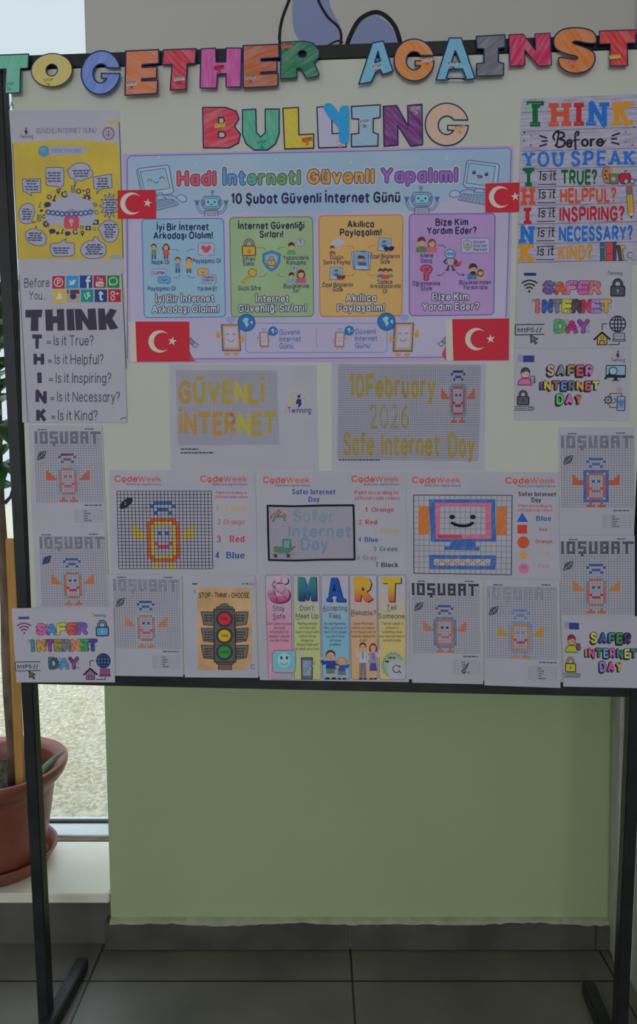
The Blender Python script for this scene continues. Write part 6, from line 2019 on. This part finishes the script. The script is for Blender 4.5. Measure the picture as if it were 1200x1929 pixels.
def flag(corners, order, label, hoist, moon, starp, red=(156, 30, 46)):
    e, h = sheet('flag', corners, order, label, 'flag', 'red paper flags', mat(red, .55, 'red_flag_paper'))
    a = Art(PX)
    x, y, r, r2, off = moon
    CRM = (172, 160, 152)
    # crescent between two circles
    t0 = math.acos(max(-1, min(1, (off * off + r * r - r2 * r2) / (2 * off * r))))
    out = [(x + r * math.cos(t), y + r * math.sin(t)) for t in np.linspace(t0, 2 * math.pi - t0, 26)]
    t1 = math.atan2(r * math.sin(t0), r * math.cos(t0) - off)
    inn = [(x + off + r2 * math.cos(t), y + r2 * math.sin(t)) for t in np.linspace(2 * math.pi - t1, t1, 22)]
    a.poly(out + inn[1:-1], CRM, 2)
    a.build('crescent', e, h)
    a = Art(PX)
    star(a, *starp[:3], CRM, 2, starp[3])
    a.build('star', e, h)
    if hoist:
        slab('hoist_strip', hoist, h - 0.0001, 0.0002, mat((160, 156, 148), .7, 'cream_strip'), e, 3)


flag([(222, 359), (293.5, 357.8), (294.5, 412), (222.5, 412.6)], 1, 'red crescent flag overlapping the left upper edge of the large poster', None, (248, 384, 21, 17, 5.5), (278.5, 383, 8.6, -80))
flag([(914, 346.5), (978.5, 344.5), (977.5, 399.5), (914, 401)], 2, 'red crescent flag touching the colourful think before you speak poster', None, (941, 372, 20.5, 16.5, 5.5), (970, 371, 8.6, -95))
flag([(255.5, 606), (356.8, 606), (357.7, 681), (258, 681.6)], 1, 'red crescent flag with a cream strip at the lower left corner of the large poster', [(243, 607), (255.7, 606), (258.2, 681.6), (246, 682.5)], (301, 643.5, 21, 17, 6), (325, 643, 8.8, -80))
flag([(851.7, 601.5), (959, 600), (958.3, 678.5), (854, 679.3)], 1, 'red crescent flag with a cream strip at the lower right corner of the large poster', [(839, 601.8), (851.9, 601.5), (854.2, 679.3), (841, 680)], (897, 639, 21, 17, 6), (924, 638.6, 8.8, -95))

# ------------------------------------------------------------------ stop-think-choose sheet
e, h = sheet('poster', [(347, 1084), (481.5, 1084), (487, 1276), (349, 1275)], 3, 'stop think choose sheet with a traffic light on a parchment ground', 'poster')
C = Crop(200, 1080, 1200 / 290, 0.002)
a = Art(C)
PR = noisy('parchment_print', seen(150, 118, 86), seen(170, 140, 104), 18, .7, 5)
a.poly([(714, 108), (1130, 112), (1140, 748), (718, 752)], PR, 1)
a.build('parchment_ground', e, h)
a = Art(C)
a.text('STOP - THINK - CHOOSE', 726, 1116, 186, 36, (36, 34, 44), 3, 1.9, gap=1.2)
a.build('heading', e, h)
DG, MG, EDG = (78, 74, 76), (94, 88, 86), (32, 30, 36)
a = Art(C)
for s in (-1, 1):
    for y in (296, 424, 556):
        x0, x1 = (742, 842) if s < 0 else (1012, 1110)
        P = [(x0, y), (x1, y + 2), (x1, y + 108), (x0 + 20, y + 100), (x0 + 8, y + 40)] if s < 0 else [(x0, y + 2), (x1, y), (x1 - 4, y + 40), (x1 - 14, y + 98), (x0, y + 112)]
        a.lpoly(P, MG, EDG, 5, 2)
        for k in range(4 if y > 300 else 3):
            a.blur(x0 + 26 - (22 if s > 0 else 0), x1 - 6 - (18 if s > 0 else 0), y + 30 + k * 20, 9, (46, 44, 48), 4, k + y)
a.poly([(878, 700), (980, 700), (980, 752), (878, 750)], (98, 78, 60), 2)
a.line([(878, 700), (878, 750)], 5, EDG, 3, 'b')
a.line([(980, 700), (980, 752)], 5, EDG, 3, 'b')
a.poly([(884, 262), (896, 240), (924, 232), (952, 240), (966, 262)], MG, 2)
a.line([(884, 262), (896, 240), (924, 232), (952, 240), (966, 262)], 5, EDG, 3)
a.lpoly([(862, 258), (990, 258), (990, 276), (862, 276)], MG, EDG, 5, 3)
a.lpoly([(842, 276), (1002, 276), (1014, 688), (846, 688)], DG, EDG, 7, 4)
a.lpoly([(860, 688), (998, 688), (994, 704), (864, 704)], DG, EDG, 5, 5)
a.build('traffic_light_picture', e, h)
for y, c, t, x0, x1 in ((352, (160, 44, 52), 'STOP', 896, 946), (482, (184, 138, 44), 'THINK', 898, 954), (610, (52, 116, 58), 'CHOOSE', 888, 962)):
    a = Art(C)
    a.ell(925, y, 65, 62, EDG, 6)
    a.ell(925, y, 60, 57, (60, 56, 60), 6)
    a.ell(925, y, 51, 50, EDG, 7)
    a.ell(925, y, 48, 47, c, 7)
    a.text(t, x0, x1, y + 10, 20, tuple(int(v * .42) for v in c), 8, 2.0)
    a.build('lamp_picture', e, h)
a = Art(C)
a.blur(674, 716, 80, 10, (50, 50, 62), 2, 4)
a.line([(1062, 84), (1062, 76)], 5, (50, 50, 62), 2); a.line([(1072, 84), (1072, 70)], 5, (50, 50, 62), 2); a.rect(1092, 74, 1108, 84, (50, 50, 62), 2)
a.line([(1120, 72), (1152, 72), (1152, 86), (1120, 86), (1120, 72)], 3, (50, 50, 62), 2)
a.build('status_line', e, h)
a = Art(C)
a.line([(700, 126), (686, 140), (700, 154)], 4, (60, 60, 70), 2)
a.build('back_arrow', e, h)
a = Art(C)
a.rr(1114, 690, 1180, 752, 16, WP, 3)
a.arc(1146, 722, 15, 60, 330, 4, (46, 46, 58), 5)
a.build('search_mark', e, h)

# ------------------------------------------------------------------ SMART poster
e, h = sheet('poster', [(487, 1083), (770, 1083), (770, 1284), (490, 1280)], 3, 'smart rules poster with five tall coloured columns on the bottom row', 'poster')
C = Crop(480, 1070, 4, 0.002)


def graded(name, top, bot, z0, z1):
    m = bpy.data.materials.new(name)
    m.use_nodes = True
    nt = m.node_tree
    pr = nt.nodes['Principled BSDF']
    pr.inputs['Roughness'].default_value = .7
    tc, sx, mr, rp = nt.nodes.new('ShaderNodeTexCoord'), nt.nodes.new('ShaderNodeSeparateXYZ'), nt.nodes.new('ShaderNodeMapRange'), nt.nodes.new('ShaderNodeValToRGB')
    mr.inputs['From Min'].default_value, mr.inputs['From Max'].default_value = z1, z0
    rp.color_ramp.elements[0].color = (*seen(*top), 1)
    rp.color_ramp.elements[1].color = (*seen(*bot), 1)
    nt.links.new(tc.outputs['Object'], sx.inputs[0])
    nt.links.new(sx.outputs['Z'], mr.inputs['Value'])
    nt.links.new(mr.outputs[0], rp.inputs['Fac'])
    nt.links.new(rp.outputs['Color'], pr.inputs['Base Color'])
    return m


INK2 = (36, 34, 46)
cols5 = [((80, 276), (104, 284), (172, 116, 138), 'printed_pink'), ((290, 488), (300, 500), (150, 156, 104), 'printed_lime'), ((500, 706), (512, 716), (104, 146, 180), 'printed_blue'), ((714, 918), (728, 926), (182, 134, 100), 'printed_peach'), ((926, 1138), (940, 1136), (176, 152, 96), 'printed_sand')]
txt = [(('Stay', 138, 226, 318), ('Safe', 138, 230, 378), 'S'), (("Don't", 340, 446, 316), ('Meet Up', 310, 480, 376), 'M'), (('Accepting', 512, 696, 316), ('Files', 562, 648, 376), 'A'), ((None,), ('Reliable?', 726, 914, 352), 'R'), (('Tell', 994, 1064, 312), ('Someone', 932, 1128, 376), 'T')]
body = [["Don't give out your", 'personal', 'information to', 'people / places', "you don't know"], ['Meeting someone', 'you have only', 'been in touch with', 'online can be', 'dangerous.', 'Always check with', 'an adult you trust.'], ['Accepting emails,', 'files, pictures or', 'texts from people', "you don't know", 'can cause', 'problems.'],
        ['Check information', 'before you believe', 'it. Is the person or', 'website telling the', 'truth?'], ['Tell an adult if', 'someone or', 'something makes', 'you feel worried or', 'uncomfortable.']]
bx = [(90, 280), (306, 490), (518, 696), (726, 912), (940, 1130)]
for i, ((xa0, xa1), (xb0, xb1), c, nm) in enumerate(cols5):
    a = Art(C)
    m = graded(nm, (146, 142, 158), c, 0.10, 0.19)
    P = [(xa0 + 10, 52), (xa1 - 4, 50), (xa1, 62), (xb1, 822), (xb1 - 12, 836), (xb0 + 12, 836), (xb0, 822), (xa0, 66)]
    a.poly(P, m, 1)
    a.line(P + [P[0]], 3.4, (74, 70, 84), 2)
    pc = a.build('column', e, h)
    a = Art(C)
    l1, l2, big = txt[i]
    if l1[0]:
        a.text(l1[0], l1[1], l1[2], l1[3], 36, INK2, 4, 1.15)
    a.text(l2[0], l2[1], l2[2], l2[3], 36, INK2, 4, 1.15)
    ux0, ux1, uy = ((138, 166, 388), (310, 342, 384), (512, 540, 324), (726, 752, 358), (994, 1020, 320))[i]
    a.line([(ux0, uy), (ux1, uy)], 4, INK2, 4, 'b')
    a.build('rule_name', e, h, pc)
    a = Art(C)
    for j, t in enumerate(body[i]):
        full = max(len(s_) for s_ in body[i])
        w = (bx[i][1] - bx[i][0]) * len(t) / full
        cx = (bx[i][0] + bx[i][1]) / 2
        a.text(t, cx - w / 2, cx + w / 2, 424 + j * 31.5, 19, INK2, 4, 1.25)
    a.build('rule_text', e, h, pc)
a = Art(C)
P = [(222, 58), (232, 96), (150, 90), (140, 112), (190, 140), (240, 160), (252, 196), (232, 236), (180, 246), (130, 232), (112, 190)]
S5 = [(228, 92), (214, 84), (170, 82), (140, 100), (148, 130), (200, 158), (236, 186), (228, 222), (180, 234), (136, 222), (120, 186)]
a.line([(x + 8, y + 6) for x, y in S5], 56, (66, 40, 60), 2, smooth=True)
a.line(S5, 50, graded('printed_rose', (168, 140, 158), (150, 50, 100), 0.155, 0.19), 3, smooth=True)
a.line([(196, 62), (240, 60)], 22, (160, 130, 152), 3)
a.line([(158, 88), (130, 122), (160, 152)], 5, (50, 40, 54), 4)
a.build('big_letter', e, h)
a = Art(C)
MM = [(330, 66), (372, 66), (396, 140), (420, 66), (462, 66), (468, 244), (424, 246), (420, 170), (404, 240), (384, 240), (372, 170), (374, 246), (330, 246)]
a.poly([(x + (6 if x > 390 else -8), y - 4) for x, y in MM], (86, 130, 66), 2)
a.poly([(x + 7, y + 5) for x, y in MM], (24, 40, 40), 2)
a.poly(MM, graded('printed_navy_teal', (40, 100, 110), (30, 36, 96), 0.155, 0.19), 4)
a.build('big_letter', e, h)
a = Art(C)
AA = [(574, 70), (624, 70), (664, 226), (684, 226), (684, 252), (612, 252), (612, 226), (618, 224), (614, 206), (578, 206), (574, 224), (584, 226), (584, 250), (540, 250), (538, 226), (552, 222)]
a.poly([(x + 7, y + 5) for x, y in AA], (22, 26, 50), 2)
a.poly(AA, (30, 66, 138), 4, [[(598, 110), (610, 172), (588, 172)]])
a.build('big_letter', e, h)
a = Art(C)
RR = [(738, 72), (760, 62), (820, 60), (860, 76), (878, 112), (866, 158), (842, 176), (890, 232), (850, 254), (830, 248), (800, 194), (796, 246), (752, 246), (748, 150)]
a.poly([(x + 9, y + 6) for x, y in RR], (54, 40, 44), 2)
a.poly(RR, graded('printed_red_amber', (190, 134, 44), (168, 54, 44), 0.155, 0.185), 4, [[(806, 140), (824, 150), (824, 166), (808, 172)]])
a.build('big_letter', e, h)
a = Art(C)
TT = [(956, 66), (1100, 66), (1100, 110), (1056, 112), (1052, 250), (1006, 250), (1002, 112), (958, 112)]
a.poly([(x + 9, y + 7) for x, y in TT], (54, 44, 44), 2)
a.poly(TT, graded('printed_amber_red', (190, 140, 40), (164, 54, 44), 0.155, 0.185), 4)
a.build('big_letter', e, h)
a = Art(C)
GRY = (128, 128, 140)
a.lpoly([(132, 640), (150, 618), (296, 616), (310, 630), (306, 770), (290, 786), (150, 782), (136, 770)], (132, 142, 156), (80, 80, 96), 5, 4)
a.poly([(142, 632), (296, 626), (292, 760), (148, 758)], (88, 152, 186), 6)
a.ell(222, 690, 50, 56, (128, 166, 190), 7)
a.ell(202, 672, 9, 12, (40, 50, 70), 8, 12); a.ell(244, 672, 9, 12, (40, 50, 70), 8, 12)
a.arc(222, 700, 26, 20, 160, 5, (60, 90, 120), 8)
a.poly([(196, 784), (250, 784), (252, 800), (300, 818), (304, 832), (112, 832), (120, 812), (192, 800)], (134, 134, 146), 4)
a.line([(118, 830), (112, 780), (128, 720)], 12, (150, 144, 156), 4, smooth=True)
a.line([(310, 712), (340, 700), (352, 670), (346, 640)], 14, (150, 148, 158), 4, smooth=True)
for dx in (-12, 0, 12):
    a.line([(348, 650), (348 + dx, 626)], 9, (150, 148, 158), 5)
a.build('waving_computer_picture', e, h)
a = Art(C)
a.lpoly([(352, 672), (436, 672), (434, 834), (354, 834)], (80, 84, 96), (40, 42, 52), 6, 5)
a.poly([(362, 692), (428, 692), (426, 806), (364, 806)], (110, 128, 148), 7)
for r_ in range(4):
    for c_ in range(4):
        a.rect(368 + c_ * 15, 700 + r_ * 24, 378 + c_ * 15, 714 + r_ * 24, ((90, 110, 140), (140, 140, 150), (96, 130, 110), (120, 110, 130))[(r_ + c_) % 4], 8)
a.line([(436, 730), (452, 712), (456, 690)], 9, (130, 130, 140), 6)
a.build('phone_picture', e, h)
a = Art(C)


def pupil(x, yf, s, hair, top, legs, girl, lh, rh):
    u = s / 10
    a.line([(x - .7 * u, yf - 2.6 * u), (x - .8 * u, yf - .3 * u)], .8 * u, SK, 3)
    a.line([(x + .7 * u, yf - 2.6 * u), (x + .8 * u, yf - .3 * u)], .8 * u, SK, 3)
    for d in (-1, 1):
        a.ell(x + d * 1.1 * u, yf, .9 * u, .4 * u, (34, 32, 40), 4, 10)
    a.poly([(x - 1.5 * u, yf - 3.8 * u), (x + 1.5 * u, yf - 3.8 * u), (x + (2 if girl else 1.5) * u, yf - 1.7 * u), (x - (2 if girl else 1.5) * u, yf - 1.7 * u)], legs, 4)
    a.poly([(x - 1.6 * u, yf - 6.2 * u), (x + 1.6 * u, yf - 6.2 * u), (x + 1.7 * u, yf - 3.4 * u), (x - 1.7 * u, yf - 3.4 * u)], top, 5)
    for d, hy in ((-1, lh), (1, rh)):
        a.line([(x + d * 1.3 * u, yf - 5.8 * u), (x + d * 2.6 * u, yf - (5.2 if hy > 5 else 4.4) * u), (x + d * (3.0 if hy > 5 else 2.4) * u, yf - hy * u)], 1.0 * u, top, 5)
        a.ell(x + d * (3.0 if hy > 5 else 2.4) * u, yf - hy * u, .6 * u, None, SK, 6, 10)
    a.ell(x, yf - 8.2 * u, 1.7 * u, 1.7 * u, hair, 5, 16)
    if girl:
        for d in (-1, 1):
            a.ell(x + d * 2.1 * u, yf - 7.8 * u, .8 * u, 1.0 * u, hair, 5, 10)
    a.ell(x, yf - 7.7 * u, 1.45 * u, 1.5 * u, SK, 6, 16)
    for d in (-1, 1):
        a.ell(x + d * .5 * u, yf - 7.8 * u, .18 * u, None, BLACK, 7, 6)
    a.arc(x, yf - 7.3 * u, .5 * u, 20, 160, .16 * u, (120, 60, 60), 7)


pupil(572, 828, 216, (44, 36, 40), (36, 56, 118), (96, 92, 92), False, 7.0, 4.0)
pupil(656, 830, 166, (150, 110, 66), (44, 70, 132), (92, 96, 104), True, 3.8, 7.2)
a.build('pupils_picture', e, h)
a = Art(C)


def grown(x, yf, s, hair, top, low, skirt, lh, rh):
    u = s / 10
    if skirt:
        for d in (-1, 1):
            a.line([(x + d * .35 * u, yf - 2.4 * u), (x + d * .4 * u, yf - .2 * u)], .35 * u, SK, 3)
        a.poly([(x - .8 * u, yf - 4.6 * u), (x + .8 * u, yf - 4.6 * u), (x + 1.1 * u, yf - 2.2 * u), (x - 1.1 * u, yf - 2.2 * u)], low, 4)
    else:
        a.poly([(x - .9 * u, yf - 4.8 * u), (x + .9 * u, yf - 4.8 * u), (x + 1.0 * u, yf - .2 * u), (x + .1 * u, yf - .2 * u), (x, yf - 3.6 * u), (x - .1 * u, yf - .2 * u), (x - 1.0 * u, yf - .2 * u)], low, 4)
    for d in (-1, 1):
        a.ell(x + d * .6 * u, yf, .55 * u, .22 * u, (34, 32, 40), 4, 10)
    a.poly([(x - .8 * u, yf - 7.4 * u), (x + .8 * u, yf - 7.4 * u), (x + .95 * u, yf - 4.4 * u), (x - .95 * u, yf - 4.4 * u)], top, 5)
    for d, hy in ((-1, lh), (1, rh)):
        a.line([(x + d * .8 * u, yf - 7.1 * u), (x + d * 1.5 * u, yf - 6.2 * u), (x + d * (1.9 if hy > 5 else 1.2) * u, yf - hy * u)], .5 * u, top if not hy > 7 else (160, 150, 160), 5)
        if hy > 5:
            a.ell(x + d * 1.95 * u, yf - hy * u - .2 * u, .32 * u, .45 * u, SK, 6, 10)
    a.ell(x, yf - 9.0 * u, .95 * u, 1.05 * u, hair, 5, 16)
    if skirt:
        a.ell(x - .8 * u, yf - 8.4 * u, .35 * u, .8 * u, hair, 5, 10); a.ell(x + .8 * u, yf - 8.4 * u, .35 * u, .8 * u, hair, 5, 10)
    a.ell(x, yf - 8.6 * u, .75 * u, .95 * u, SK, 6, 16)
    a.line([(x, yf - 7.3 * u), (x, yf - 5.6 * u)], .28 * u, (70, 90, 130), 7)
    for d in (-1, 1):
        a.ell(x + d * .28 * u, yf - 8.7 * u, .1 * u, None, BLACK, 7, 6)


grown(814, 830, 272, (60, 40, 38), (146, 152, 168), (100, 98, 104), False, 8.6, 4.6)
grown(892, 830, 266, (90, 36, 44), (116, 112, 144), (64, 64, 130), True, 4.6, 8.4)
a.build('adults_picture', e, h)
a = Art(C)
a.poly([(1042 + (92 if k % 2 else 82) * math.cos(k * math.pi / 16), 728 + (104 if k % 2 else 92) * math.sin(k * math.pi / 16)) for k in range(32)], (112, 136, 116), 4)
a.elll(1042, 728, 74, 84, (124, 146, 122), (90, 110, 96), 3, 5, 28)
a.text('I', 1004, 1008, 682, 16, INK2, 7, 1.5, slope=-.1)
a.blur(1014, 1056, 672, 12, INK2, 7, 3)
a.blur(982, 1060, 700, 12, INK2, 7, 5)
a.build('rosette_picture', e, h)
a = Art(C)
a.rr(1002, 690, 1136, 834, 36, (146, 144, 156), 8)
a.arc(1066, 756, 27, 20, 310, 6, (36, 36, 46), 9)
a.line([(1086, 774), (1102, 788)], 6, (36, 36, 46), 9)
star(a, 1090, 738, 14, (36, 36, 46), 9, inner=.3)
a.build('search_mark', e, h)

# ------------------------------------------------------------------ potted rubber plant on the sill
PXC, PYC = -0.815, 1.765
pot = empty('potted_plant', (PXC, PYC, SILL))
tag(pot, 'tall leafy plant in a terracotta coloured plastic pot on the window sill', 'plant')
m_terra = noisy('terracotta_plastic', (0.23, 0.068, 0.045), (0.28, 0.088, 0.058), 6, .38, 4, spec=.45)
b = MB(); b.lathe([(0, .0005), (.105, .0005), (.118, .004), (.134, .034), (.139, .040), (.137, .043), (.130, .042), (.118, .016), (.112, .012), (0, .012)], 64)
b.build('saucer', [m_terra], pot, True)
b = MB()
b.lathe([(0, .0135), (.098, .0135), (.106, .018), (.112, .05), (.121, .10), (.129, .15), (.1335, .185), (.1345, .187), (.1355, .196), (.137, .205), (.1372, .2055), (.139, .212), (.152, .224), (.163, .238), (.169, .252), (.171, .262), (.169, .268), (.163, .270), (.150, .262), (.141, .255), (.139, .25), (.135, .22), (.130, .20), (0, .20)], 72)
b.build('pot', [m_terra], pot, True)
b = MB()
rng = random.Random(3)
n = 24
vs = [(0, 0, .222)] + [(r * math.cos(2 * math.pi * k / n), r * math.sin(2 * math.pi * k / n), .218 + rng.uniform(-.004, .006)) for r in (.05, .09, .131) for k in range(n)]
fs = [(0, 1 + k, 1 + (k + 1) % n) for k in range(n)] + [(1 + j * n + k, 1 + (j + 1) * n + k, 1 + (j + 1) * n + (k + 1) % n, 1 + j * n + (k + 1) % n) for j in range(2) for k in range(n)]
b.add(vs, fs)
b.build('soil', [noisy('potting_soil', (.02, .015, .011), (.07, .052, .038), 60, .95, 6)], pot)
m_bark = noisy('brown_bark', (.12, .08, .062), (.26, .19, .15), 30, .85, 6, (1, 1, .35), bump=.8)
b = MB()
SX = 0.046
stem = [(SX + .003 * math.sin(k * 1.7), -.02 + .003 * math.cos(k * 2.1), .215 + .115 * k) for k in range(12)]
b.tube(stem, [.0125, .0120, .0115, .0122, .0112, .0118, .0108, .0112, .010, .0095, .009, .008], 14)
b.tube([(SX + .012, -.02, .93), (SX + .03, -.03, .945), (SX + .036, -.032, .965)], [.005, .004, .0025], 8)
b.build('stem', [m_bark], pot, True)
m_leaf = noisy('glossy_green_leaf', (.025, .085, .02), (.06, .17, .05), 12, .3, 4, spec=.5)


def leaf(base, d, ln, wd, droop, roll):
    """one broad leaf: a cupped blade with a midrib fold, drooping to its tip"""
    d = Vector(d).normalized()
    side = d.cross(Vector((0, 0, 1))).normalized()
    side = Matrix.Rotation(roll, 3, d) @ side
    nrm = side.cross(d).normalized()
    V, F_ = [], []
    nl, nw = 12, 6
    for i in range(nl + 1):
        t = i / nl
        c = Vector(base) + d * (ln * t) + Vector((0, 0, -droop * ln * t * t))
        w = wd * (math.sin(math.pi * min(1, t * .96 + .04)) ** .75) * (1 - .25 * t)
        for j in range(nw + 1):
            s_ = (j / nw - .5) * 2
            V.append(c + side * (w * s_ * .5) + nrm * (abs(s_) * w * .13 + .003 * math.sin(t * 9 + s_ * 2)))
    for i in range(nl):
        for j in range(nw):
            k = i * (nw + 1) + j
            F_.append((k, k + 1, k + nw + 2, k + nw + 1))
    o = mesh_ob('leaf', V, F_, [m_leaf], None, pot, True)
    so = o.modifiers.new('thickness', 'SOLIDIFY')
    so.thickness = .0012
    so.offset = 0
    return o


for z, az, ln, wd, dr, ro in ((1.09, -75, .19, .085, 1.0, .2), (1.05, -20, .17, .09, 1.0, -.3), (1.08, -110, .2, .10, .9, .1), (1.10, -40, .18, .09, .8, .3), (1.13, -80, .2, .10, .7, 0), (1.16, 5, .16, .08, .8, 0), (1.19, -55, .2, .10, .7, .2), (1.22, -100, .18, .09, .7, -.2), (1.25, -30, .2, .1, .6, .2), (1.28, -75, .19, .10, .6, 0),
                              (1.31, -10, .17, .09, .6, .2), (1.33, -60, .2, .1, .5, 0), (1.36, -95, .2, .1, .5, .2), (1.38, -35, .18, .1, .4, -.2), (1.40, -70, .2, .1, .4, 0), (1.42, -15, .17, .09, .3, 0), (1.44, -85, .2, .1, .3, .1), (1.46, -45, .19, .1, .2, .2), (1.48, -120, .18, .09, .2, 0)):
    leaf((SX, -.02, z - SILL + .06), (math.cos(R(az)), math.sin(R(az)), .55), ln, wd, dr, ro)
m_pale = noisy('dusty_green_leaf', (.12, .18, .12), (.24, .30, .22), 30, .6, 5)
b = MB()
b.tube([(.098, -.045, .226), (.118, -.03, .246), (.136, -.012, .268), (.152, .004, .283), (.166, .016, .289)], [.012, .0115, .009, .006, .0015], 10)
o = b.build('succulent_leaf', [m_pale], pot, True)
o['label'] = 'dusty pale green pointed leaf'
st = empty('wooden_stake', (PXC + 0.079, PYC - 0.050, SILL + 0.2265))
tag(st, 'flat yellow wooden stake standing upright in the plant pot', 'stake')
b = MB(); b.box(-.0105, .0105, -.005, .005, 0.0, .62, 0, .0015)
b.build('slat', [noisy('yellow_pine', (.50, .26, .07), (.62, .36, .12), 9, .55, 5, (6, 6, .6))], st)
